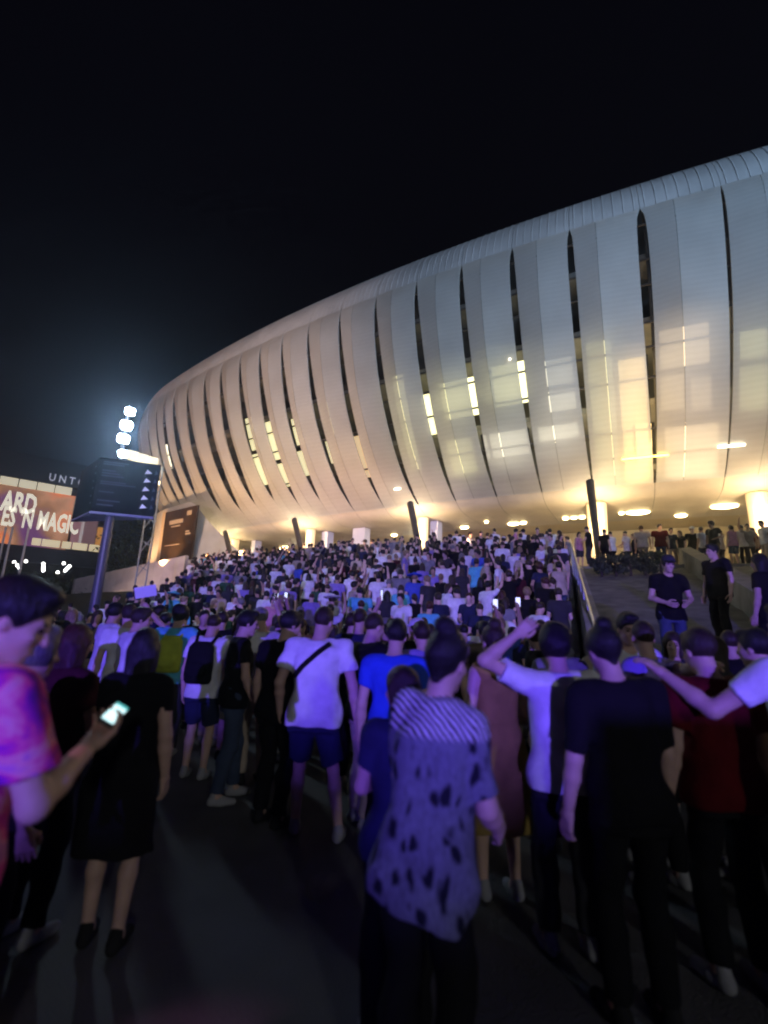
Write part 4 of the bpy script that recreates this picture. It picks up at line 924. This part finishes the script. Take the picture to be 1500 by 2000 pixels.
cy_ = N(-2.62, 6.5, 1.80, 6, 'man in a cyan shirt with a yellow-green pack on his back', 'cyan', 'darkgrey', hs='curly', wide=1.08)
N(-1.40, 5.08, 1.75, -62, 'man in a black tee and dark jeans in profile, facing right beside the backpack', 'black', 'denim', hpitch=8, hyaw=-8, feet=((-.1, .1), (.12, -.1)), eyes=True, arms=(None, ('d', (.1, .1, -1), (.0, .45, -1))))
N(-.86, 4.55, 1.75, -25, 'man all in black just left of the man with the crossbody strap', 'black', 'black', wide=1.05, shoe=M_SHOEK, hyaw=-30, hpitch=12)
fl = loc_target((-.50, 4.22, 0), rad(-3), 1.79, atz(574, 1632, 0)); fr_ = loc_target((-.50, 4.22, 0), rad(-3), 1.79, atz(660, 1648, 0))
wm = N(-.50, 4.22, 1.79, -3, 'broad man in a white tee and navy shorts with a black crossbody strap', 'white', 'navy', skin=0, hs='buzz', hc='brown', bottom='shorts', wide=1.12, loose=1.1, hpitch=14, hyaw=-25, feet=((fl[0], fl[1]), (fr_[0], fr_[1])), fold=1.3,
       arms=(('d', (-.32, .02, -1), (-.05, .55, -1)), ('d', (.30, -.02, -1), (.16, .1, -1))), vox=.011)
N(-.10, 4.62, 1.76, -52, 'man in a black tee and pale khaki trousers right of the crossbody-strap man', 'black', 'beige', skin=0, hs='buzz', hc='brown', hpitch=10, wide=1.05, arms=(None, ('d', (.12, -.12, -1), (.1, .25, -1))), legwide=1.1)
N(-.24, 5.6, 1.83, -15, 'tall shaven-headed man in a dark shirt behind the black-tee man', 'navy', 'black', hs='buzz', hc='brown')
ce = N(.19, 1.93, 1.64, -30, 'person in a leopard and zebra print shirt with a dark top bun, back to us', M_LEO, 'black', skin=0, hs='bun', hc='black', fem=True, top='long', loose=1.0, sleeve=.85, side=4.5, hyaw=-10, hpitch=6, shoe=M_SHOEK, vox=.011, fold=1.6,
       arms=(('d', (-.2, .35, -1), (.3, .9, .1)), ('d', (.16, .15, -1), (-.1, .8, -.5))), wide=.86)
N(.13, 2.36, 1.46, 8, 'short brown-haired girl half hidden behind the leopard print shirt', 'navy', 'black', hs='long', hc='brown', fem=True, hairlen=.18, hyaw=30, arms=(CARRYL, CARRY))
N(.12, 3.75, 1.70, -10, 'person in a royal blue tee beyond the leopard print shirt', 'royal', 'black', hpitch=14)
N(.42, 4.75, 1.70, 15, 'person in a violet tee near the middle, beyond the blue tee', 'purple', 'denim', hc='brown')
N(.83, 3.55, 1.68, 14, 'woman in a long gold dress with bare lit shoulders', 'gold', None, hs='bun', hc='brown', fem=True, top='robe', sleeve=0, loose=.7, arms=(None, ('d', (.25, .15, -1), (-.1, .85, -.35))))
N(1.08, 3.02, 1.68, 2, 'man in a white tee with one elbow raised, hand behind his head', 'white', 'darkgrey', hs='curly', wide=1.08, loose=1.2, hpitch=6, arms=(('d', (-.95, -.1, .42), (.72, -.2, .62), ((.4, .9, .2), .5)), ('d', (.55, .1, -.9), (.2, .75, .1))))
N(1.22, 2.55, 1.69, 8, 'heavy person dressed all in black with a dark bun, back turned', 'black', 'black', hs='bun', hc='black', wide=1.06, loose=1.0, side=-4, top='tee', sleeve=.9, shoe=M_SHOEK, hpitch=10)
N(2.12, 4.3, 1.84, 172, 'dark-haired man in a white tee facing us in front of the bank', 'white', 'darkgrey', eyes=True, hpitch=12)
tr_ = at(1392, 1296, 3.2)
N(2.02, 3.75, 1.76, 25, 'man in a lilac tee with one arm stretched out to the right', 'purple', 'black', hs='buzz', hc='brown', hyaw=-35, arms=(None, ('w', tuple(tr_), (.2, .2, -1), ((0, .2, -1), .3))))
N(1.84, 2.80, 1.70, 6, 'broad person in a dark red shirt under the outstretched arm', 'red', 'black', hs='short', hc='brown', wide=1.15, loose=1.1, top='tee', sleeve=.7, hpitch=14)
tl_ = at(1296, 1316, 2.75)
N(2.10, 2.46, 1.84, 10, 'man in a white tee cut off by the right picture edge', 'white', 'khaki', wide=1.1, loose=1.1, arms=(('w', tuple(tl_), (-.1, -.3, -1), ((0, .2, -1), .35)), None))
N(4.12, 7.0, 1.72, 170, 'man in a black tee and blue jeans with a cap, standing on the right bank', 'black', 'denim', hs='cap', hc='black', hatcol='darkgrey', eyes=True, hpitch=10, arms=(('d', (-.25, .1, -1), (.5, .8, -.3)), ('d', (.25, .1, -1), (-.5, .8, -.3))))
N(5.75, 8.3, 1.72, 100, 'man in a black tee in profile on the bank near the right edge', 'black', 'black', hs='short', eyes=True, wide=1.1)
N(5.3, 6.7, 1.70, 20, 'person all in black on the bank at the right picture edge', 'black', 'black', hs='long', fem=True)
N(2.72, 4.0, 1.66, 60, 'brown-haired person in dark clothes between the red shirt and the bank', 'darkgrey', 'black', hs='long', hc='brown', fem=True)
N(3.05, 5.2, 1.70, 150, 'woman with long brown hair facing us below the man in the cap', 'darkgrey', 'black', hs='long', hc='brown', fem=True, eyes=True)
N(3.45, 4.9, 1.74, -20, 'man in a black tee with cropped hair below the parapet', 'black', 'denim', hs='buzz', hc='brown')
N(1.75, 5.4, 1.72, 40, 'man with curly hair in a charcoal tee just left of the glass railing foot', 'darkgrey', 'black', hs='curly', hc='brown')
N(2.45, 5.6, 1.66, 190, 'fair-haired woman in a beige top facing us at the foot of the bank', 'beige', 'black', hs='long', hc='blond', fem=True, eyes=True)
N(3.9, 4.6, 1.73, 60, 'man in a maroon tee near the right edge at the foot of the bank', 'maroon', 'black', hs='short', hc='black')
N(3.2, 6.0, 1.7, 10, 'man in a grey tee with his back to us at the foot of the bank', 'grey', 'black', hs='short', hc='brown')
N(2.58, 3.35, 1.72, 30, 'dark-haired man in black beyond the right-edge white tee', 'black', 'black')
N(-3.0, 4.4, 1.66, -20, 'dark-haired person in a violet tee behind the grey-haired person', 'purple', 'black', hc='brown')
N(.70, 5.3, 1.72, -30, 'woman with long dark hair in a black top beyond the gold dress', 'black', 'black', hs='long', fem=True)
N(1.55, 4.3, 1.70, 10, 'man in a grey tee beyond the heavy person in black', 'grey', 'black', hc='brown')
sh_ = at(272, 1172, 7.6)
N(-3.35, 7.75, 1.72, -10, 'person in a violet tee holding up a white card left of the crowd', 'purple', 'black', arms=(None, ('w', tuple(sh_), (.5, -.3, -.5), ((0, -1, 0), .5))))
card = empty('card', sh_); tag(card, 'white rectangular card held up above the crowd at left', 'card')
cdx = Vector((.93, .15, .22)).normalized(); cdz = Vector((-.2, -.1, .97)).normalized()
child(MB().prism([sh_+Vector((0, -.04, .02))+cdx*a+cdz*b for a, b in ((-.04, 0), (.27, 0), (.27, .17), (-.04, .17))], cdx.cross(cdz)*.006).build('sheet', mat('card_white', (.75, .75, .77), .7)), card)

# crossbody strap laid over the back of the tee
def strap(fg, rw, pts, width, label, thick=.008):
    V = fg['shirt'][0]; ed = []
    for k in range(40):
        t = k/39; i = min(int(t*(len(pts)-1)), len(pts)-2); u = t*(len(pts)-1)-i; x = pts[i][0]*(1-u)+pts[i+1][0]*u; z = pts[i][1]*(1-u)+pts[i+1][1]*u
        m = (abs(V[:, 0]-x) < .035) & (abs(V[:, 2]-z) < .03); y = V[m][:, 1].min() if m.any() else -.1; ed.append(np.array([x, y-.006, z]))
    ed = np.array(ed); ys_ = np.convolve(np.pad(ed[:, 1], 3, mode='edge'), np.ones(7)/7, 'valid'); ed[:, 1] = np.minimum(ed[:, 1], ys_); v = []; f = []
    for k in range(40):
        d = nrm(ed[min(k+1, 39)]-ed[max(k-1, 0)]); s = nrm(np.cross(d, (0, 1, 0)))*width/2
        for p in (ed[k]-s, ed[k]+s, ed[k]+s+(0, -thick, 0), ed[k]-s+(0, -thick, 0)): v.append(tuple(rw(p)))
    for k in range(39):
        a = 4*k
        for i, j in ((0, 1), (1, 2), (2, 3), (3, 0)): f.append((a+i, a+j, a+4+j, a+4+i))
    o = obj('bag_strap', new_mesh('bag_strap', v, f, True), cl('black')); return tag(o, label, 'strap')
s_ = 1.79/1.75
strap(wm[1], wm[3], [(.11*s_, 1.47*s_), (.02, 1.40*s_), (-.10, 1.29*s_), (-.17, 1.20*s_)], .04, 'black crossbody strap across the back of the white tee')
def backpack(fg, rw, col, label, zc=1.2, yb=-.17, wx=.15):
    f = Field(); f.loft([zc-.22, zc-.18, zc, zc+.16, zc+.22], [wx*.85, wx, wx, wx*.9, wx*.6], [.06, .09, .09, .075, .05], [0, 0, 0, .01, .02], np.eye(3), (0, yb, 0), .03); f.ell((0, yb-.09, zc-.08), (wx*.75, .035, .085), None, .02)
    r = empty('backpack', Vector(rw((0, yb, zc-.22)))); tag(r, label, 'backpack')
    v, q = f.mesh(.012, .002); o = obj('bag', np_mesh('bag', np.array([rw(p) for p in v]), q), cl(col)); child(o, r)
    for s in (-1, 1):
        f = Field(); f.cone((s*wx*.6, yb+.05, zc+.2), (s*.12, -.02, 1.50), .018, .018, .01); f.cone((s*.12, -.02, 1.50), (s*.14, .13, 1.36), .018, .018, .01); v, q = f.mesh(.012); child(obj('shoulder_strap', np_mesh('shoulder_strap', np.array([rw(p) for p in v]), q), cl(col)), r)
backpack(bp[1], bp[3], 'black', 'black backpack on the man in the white tee and dark shorts'); backpack(cy_[1], cy_[3], 'lime', 'yellow-green pack on the back of the man in cyan', 1.22)

# ------------------------------------------------------------------ the crowd on the steps
UPARM = ('d', (.35, .55, .75), (-.1, .4, .9)); VAR = [
    ('man', dict()), ('man', dict(hair='buzz', hpitch=12, arms=(CARRYL, CARRY))), ('woman', dict(hair='long', fem=True, hairlen=.25)), ('woman', dict(hair='pony', fem=True, top='tank', sleeve=0, bottom='shorts')),
    ('man', dict(hair='cap', wide=1.06, hyaw=25)), ('man', dict(hair='curly', bottom='shorts', hyaw=-30, arms=(('d', (-.5, -.1, -.9), (.6, .5, -.3)), None))), ('man', dict(hair='short', arms=(None, UPARM), hpitch=-4)),
    ('woman', dict(hair='bun', fem=True, arms=(CARRYL, CARRY), hpitch=20)), ('man', dict(hair='short', wide=1.14, loose=1.25, hyaw=35, hpitch=10)), ('woman', dict(hair='long', fem=True, hyaw=-35, top='crop', hairlen=.32, bottom='shorts')),
    ('man', dict(hair='short', wide=.95, lean=6, hpitch=18, arms=(('d', (-.15, .2, -1), (.4, .9, .25)), ('d', (.15, .2, -1), (-.4, .9, .25))))), ('woman', dict(hair='long', fem=True, top='dress', bottom=None, hairlen=.2)), ('man', dict(hair='hat', hpitch=6))]
VM = []
for k, (sx, P) in enumerate(VAR):
    P = dict(P); P['h'] = 1.66 if sx == 'woman' else 1.77; P['seed'] = k*2.3; P['eyes'] = False
    fg = figure(P, .024, False); A_ = fg.pop('_arms'); VM.append(({n: np_mesh(n.rstrip('#'), v, q) for n, (v, q) in fg.items()}, sx, P, A_))
LOWV = []
for k in (0, 1, 2, 3, 4, 6, 8, 9):
    P = dict(VAR[k][1]); P['h'] = 1.66 if VAR[k][0] == 'woman' else 1.77; fg = figure(P, .05, False); fg.pop('_arms'); LOWV.append(fg)
SHW = [('black', 30), ('white', 27), ('darkgrey', 10), ('grey', 6), ('navy', 6), ('blue', 1), ('purple', 4), ('beige', 6), ('pink', 3), ('cyan', 1), ('red', 1), ('maroon', 2), ('green', 2), ('khaki', 2)]
shn = [s for s, w_ in SHW for _ in range(w_)]; HCN = ['black']*4+['brown']*5+['auburn']+['blond']+['grey']
rg = random.Random(77); crowd = []          # (x, y, variant, yaw, shirt, hair, bottom, skin, scale)
def ok_spot(x, y, d):
    return all((x-a)**2+(y-b)**2 > d*d for a, b in NEAR) and all((x-c[0])**2+(y-c[1])**2 > d*d for c in crowd)
def add(x, y, v=None, yaw=None, shirt=None, hc=None, scale=None, extra=None):
    v = rg.randrange(len(VM)-1) if v is None else v
    if yaw is None: yaw = rg.gauss(-8, 28) if rg.random() < .62 else rg.uniform(-180, 180)
    crowd.append((x, y, v, yaw, shirt or rg.choice(shn), hc or rg.choice(HCN), rg.choice(['black', 'darkgrey', 'denim', 'navy', 'khaki', 'beige']), rg.randrange(3), scale or rg.uniform(.95, 1.05), extra))
def by_head(px, py, h=1.72, d0=4.5):        # the spot on the ground whose standing head top shows at a pixel
    D = d0
    while D < 45:
        p = at(px, py, D)
        if p.z-ghgt(p.x, p.y) > h if py < 1200 else p.z-ghgt(p.x, p.y) < h: 
            D += .15; continue
        return p.x, p.y
    return None
SPEC = [(640, 1136, 'white', 1, 0), (705, 1150, 'cyan', 8, 10), (838, 1172, 'cyan', 0, -20), (810, 1124, 'blue', 12, 0), (338, 1158, 'cyan', 12, 0), (895, 1140, 'white', 8, 10), (1050, 1172, 'white', 1, -60), (938, 1172, 'navy', 1, 0), (785, 1165, 'white', 0, 150),
        (760, 1130, 'white', 10, 0), (650, 1165, 'white', 12, 20), (520, 1190, 'white', 10, 40), (430, 1150, 'beige', 0, 170), (560, 1120, 'white', 3, 0), (1012, 1110, 'maroon', 2, 0), (1035, 1100, 'black', 8, 0), (960, 1040, 'white', 1, 0), (860, 1090, 'pink', 9, 180), (755, 1066, 'white', 6, 180), (645, 1106, 'black', 6, 170),
        (480, 1140, 'purple', 2, 20), (610, 1150, 'purple', 1, 10), (725, 1195, 'black', 0, -80), (830, 1185, 'pink', 3, 160), (1080, 1120, 'beige', 3, 20), (255, 1180, 'white', 0, 30)]
for px, py, s, v, yw in SPEC:
    q = None
    for D in [5.2+.2*i for i in range(160)]:
        p = at(px, py, D); hh = p.z-ghgt(p.x, p.y)
        if abs(hh-VM[v][2]['h']) < .05 and ok_spot(p.x, p.y, .45): q = p; break
    if q is not None: add(q.x, q.y, v, yw, s, extra='spec')
TERP = [(1290, 'red', 8, 150), (1312, 'darkgrey', 0, 170), (1355, 'black', 4, 160), (1180, 'black', 0, -60), (1195, 'white', 1, 20), (1225, 'white', 1, 30), (1255, 'beige', 8, -30), (1375, 'white', 0, 10), (1410, 'white', 1, 20), (1432, 'pink', 3, 0), (1455, 'white', 10, -20), (1480, 'red', 8, 60), (1495, 'white', 0, 90), (1332, 'black', 2, 100), (1240, 'navy', 2, 80), (1395, 'black', 5, 120), (1465, 'grey', 6, 150)]
for k, (px, s, v, yw) in enumerate(TERP):
    t = cyl(px, 1060, 127.4-.35*(k % 3))[0]; p = polar(127.4-.5*(k % 3), t); add(p.x, p.y, v, yw, s, extra='terrace')
tries = 0
while tries < 16000:
    tries += 1; x = rg.uniform(-15, 9); y = rg.uniform(5.6, 38); r, th = rth(x, y)
    if r < 123.5 or th < -44: continue
    if x > xr(y)-.35 and r > RT: continue
    if x < XL+.2 and r > 128.2: continue
    gz = ghgt(x, y); q = to_px((x, y, gz+1.7))
    if q is None or q[0] < -40 or q[0] > 1540: continue
    if q[0] < 375 and q[1] < 1174-max(0, q[0]-190)*.335: continue
    if y < 8 and -2.6 < x < .2 and rg.random() < .15: continue
    if r < RT and (q[0] > 1150 or rg.random() < .35): continue
    if x < -6 and y < 20 and rg.random() < .35: continue
    dm = .60 if gz > .3 else .66
    if r < RT: dm = .75
    if ok_spot(x, y, dm): add(x, y)
crowd.sort(key=lambda c: (c[0]**2+c[1]**2))
NIND = 300-len(NEAR); ind = crowd[:NIND]; rest = crowd[NIND:]
for c in [c for c in rest if c[9]]: rest.remove(c); ind.append(c); rest.insert(0, ind.pop(next(i for i in range(len(ind)-1, -1, -1) if not ind[i][9])))
COLW = {'black': 'black', 'white': 'white', 'darkgrey': 'charcoal', 'grey': 'grey', 'navy': 'navy', 'blue': 'blue', 'purple': 'violet', 'beige': 'beige', 'pink': 'pink', 'cyan': 'cyan', 'red': 'red', 'maroon': 'maroon', 'green': 'dark-green', 'khaki': 'khaki'}
def where(x, y):
    r, th = rth(x, y); z = ghgt(x, y); q = to_px((x, y, z+1.6)); px = q[0]
    row = 'on terrace' if r < RT else 'on bank' if (x > xr(y)+.1) else 'on plaza' if z < .1 else 'low on steps' if z < 1.2 else 'midway up steps' if z < 2.8 else 'high on steps'
    col_ = ('by lamp tower' if px < 300 else 'below leftmost strut' if px < 500 else 'below second strut' if px < 690 else 'below third strut' if px < 900 else 'left of glass railing' if px < 1150 else 'right of glass railing' if px < 1350 else 'at right edge'); return row, col_, px
HW = {'short': 'short', 'buzz': 'cropped', 'curly': 'curly', 'long': 'long', 'bun': 'tied-up', 'pony': 'ponytailed', 'cap': 'capped', 'hat': 'hatted'}
TOPW = {'tee': 'tee', 'tank': 'vest', 'crop': 'crop-top', 'dress': 'dress'}
info = []
for c in ind:
    row, col_, px = where(c[0], c[1]); P = VM[c[2]][2]; hs = P.get('hair', 'short')
    lab = ('%s in %s sunhat' % (VM[c[2]][1], {'blue': 'blue', 'cyan': 'cyan'}.get(c[4], 'white'))) if hs == 'hat' else ('%s in cap and %s tee' % (VM[c[2]][1], COLW[c[4]])) if hs == 'cap' else '%s %s-haired %s in %s %s' % (HW[hs], c[5], VM[c[2]][1], COLW[c[4]], TOPW[P.get('top', 'tee')])
    info.append([lab+', '+row+' '+col_, px, c])
from collections import Counter
cnt = Counter(i[0] for i in info); ORD = ['leftmost', 'second from left', 'third from left', 'fourth from left', 'fifth from left', 'sixth from left', 'seventh from left', 'eighth from left', 'ninth from left', 'tenth from left']; seen = {}
for i in sorted(info, key=lambda i: i[1]):
    if cnt[i[0]] > 1: k = seen.get(i[0], 0); seen[i[0]] = k+1; i[0] = i[0]+', '+ORD[min(k, 7)]
flash_people = []
for lab, px, (x, y, v, yaw, s, hc, bt, sk, sc_, ex) in info:
    meshes, sx, P, A_ = VM[v]; M_ = {'body': SKINS[sk], 'hair': HAIRS[hc], 'shirt': cl(s), 'dress': cl(s), 'trousers': cl(bt), 'shorts': cl(bt), 'shoe': M_SHOE if (x*7 % 2) < 1 else M_SHOEK, 'cap': cl('black' if s != 'black' else 'white'), 'hat': cl({'blue': 'royal', 'cyan': 'cyan'}.get(s, 'white'))}
    r = person_from(meshes, (x, y, ghgt(x, y)), rad(yaw), M_, lab, 'crowd on the steps and plaza'); r.scale = (sc_,)*3
    if v == 6 and len(flash_people) < 6:
        wpos = rz_m(rad(yaw))@(A_[1][2]*sc_)+np.array([x, y, ghgt(x, y)]); flash_people.append((wpos, rad(yaw), px, lab, ex))
flash_people.sort(key=lambda t: t[2])
for k, (wp, yw, px, lab, ex) in enumerate(flash_people):
    R = rz_m(yw); c = wp+R@np.array([0, .05, .12]); p = empty('phone', Vector(c)); tag(p, 'small lit phone raised by a crowd member, %s of the raised phones' % ORD[min(k, 9)], 'phone', 'phones raised in the crowd')
    for nm, dy, m_, sx_, sz in (('case', .0, M_BLACKSTEEL, .075, .15), ('screen', -.006, lamp_mat('phone_glow', (.75, .85, 1), 1.1), .064, .135)):
        M3 = Matrix.Rotation(yw, 3, 'Z'); child(MB().box(tuple(c+R@np.array([0, dy, 0])), (sx_, .008 if nm == 'case' else .004, sz), M=M3).build(nm, m_), p)
    if ex == 'spec' and px > 700:
        fl_ = c+R@np.array([.0, .012, .05]); child(MB().tube(Vector(fl_), Vector(fl_+R@np.array([0, .01, 0])), .05, .05, 8).build('torch_light', lamp_mat('torch', (.9, .93, 1), 60)), p)
# the far rest of the crowd, too many to pick out
mlist = [SKINS[0], SKINS[1], HAIRS['black'], HAIRS['brown']]+[cl(s) for s, _ in SHW]; snames = [s for s, _ in SHW]
VV, QQ, MI, nb = [], [], [], 0
for (x, y, v, yaw, s, hc, bt, sk, sc_, ex) in rest:
    fg = LOWV[v % len(LOWV)]; Rm = rz_m(rad(yaw))*sc_; L = np.array([x, y, ghgt(x, y)])
    for nm, (vv, q) in fg.items():
        mi = sk % 2 if nm == 'body' else (2 if hc == 'black' else 3) if nm == 'hair' else 4+snames.index(s) if nm in ('shirt', 'dress') else 4+snames.index('darkgrey') if nm in ('trousers', 'shorts') else 4+snames.index('white') if nm == 'cap' and s == 'black' else 4
        if nm.startswith('shoe'): continue
        VV.append(vv@Rm.T+L); QQ.append(q+nb); nb += len(vv); MI.append(np.full(len(q), mi, np.int32))
if VV:
    me = np_mesh('crowd', np.concatenate(VV), np.concatenate(QQ))
    for m_ in mlist: me.materials.append(m_)
    me.polygons.foreach_set('material_index', np.concatenate(MI)); me.update(); co = bpy.data.objects.new('crowd', me); COL.objects.link(co)
    tag(co, 'packed far part of the crowd high on the steps and terrace', 'crowd', None, 'stuff')
print('people', len(NEAR), len(ind), len(rest), 'crowd quads', sum(len(q) for q in QQ))
# ------------------------------------------------------------------ thin haze added to give the floodlights a lens-like halo
hz_ = MB().box((0, 84, 13), (360, 330, 28)); mh = bpy.data.materials.new('halo_haze'); mh.use_nodes = True; nt = mh.node_tree; nt.nodes.clear()
oo = nt.nodes.new('ShaderNodeOutputMaterial'); pv = nt.nodes.new('ShaderNodeVolumePrincipled'); pv.inputs['Color'].default_value = (.66, .8, 1, 1); pv.inputs['Density'].default_value = .0022; pv.inputs['Anisotropy'].default_value = .82
nt.links.new(pv.outputs[0], oo.inputs['Volume']); tag(hz_.build('haze', mh), 'thin haze over the plaza, added for the halo round the floodlights', 'haze', None, 'stuff')
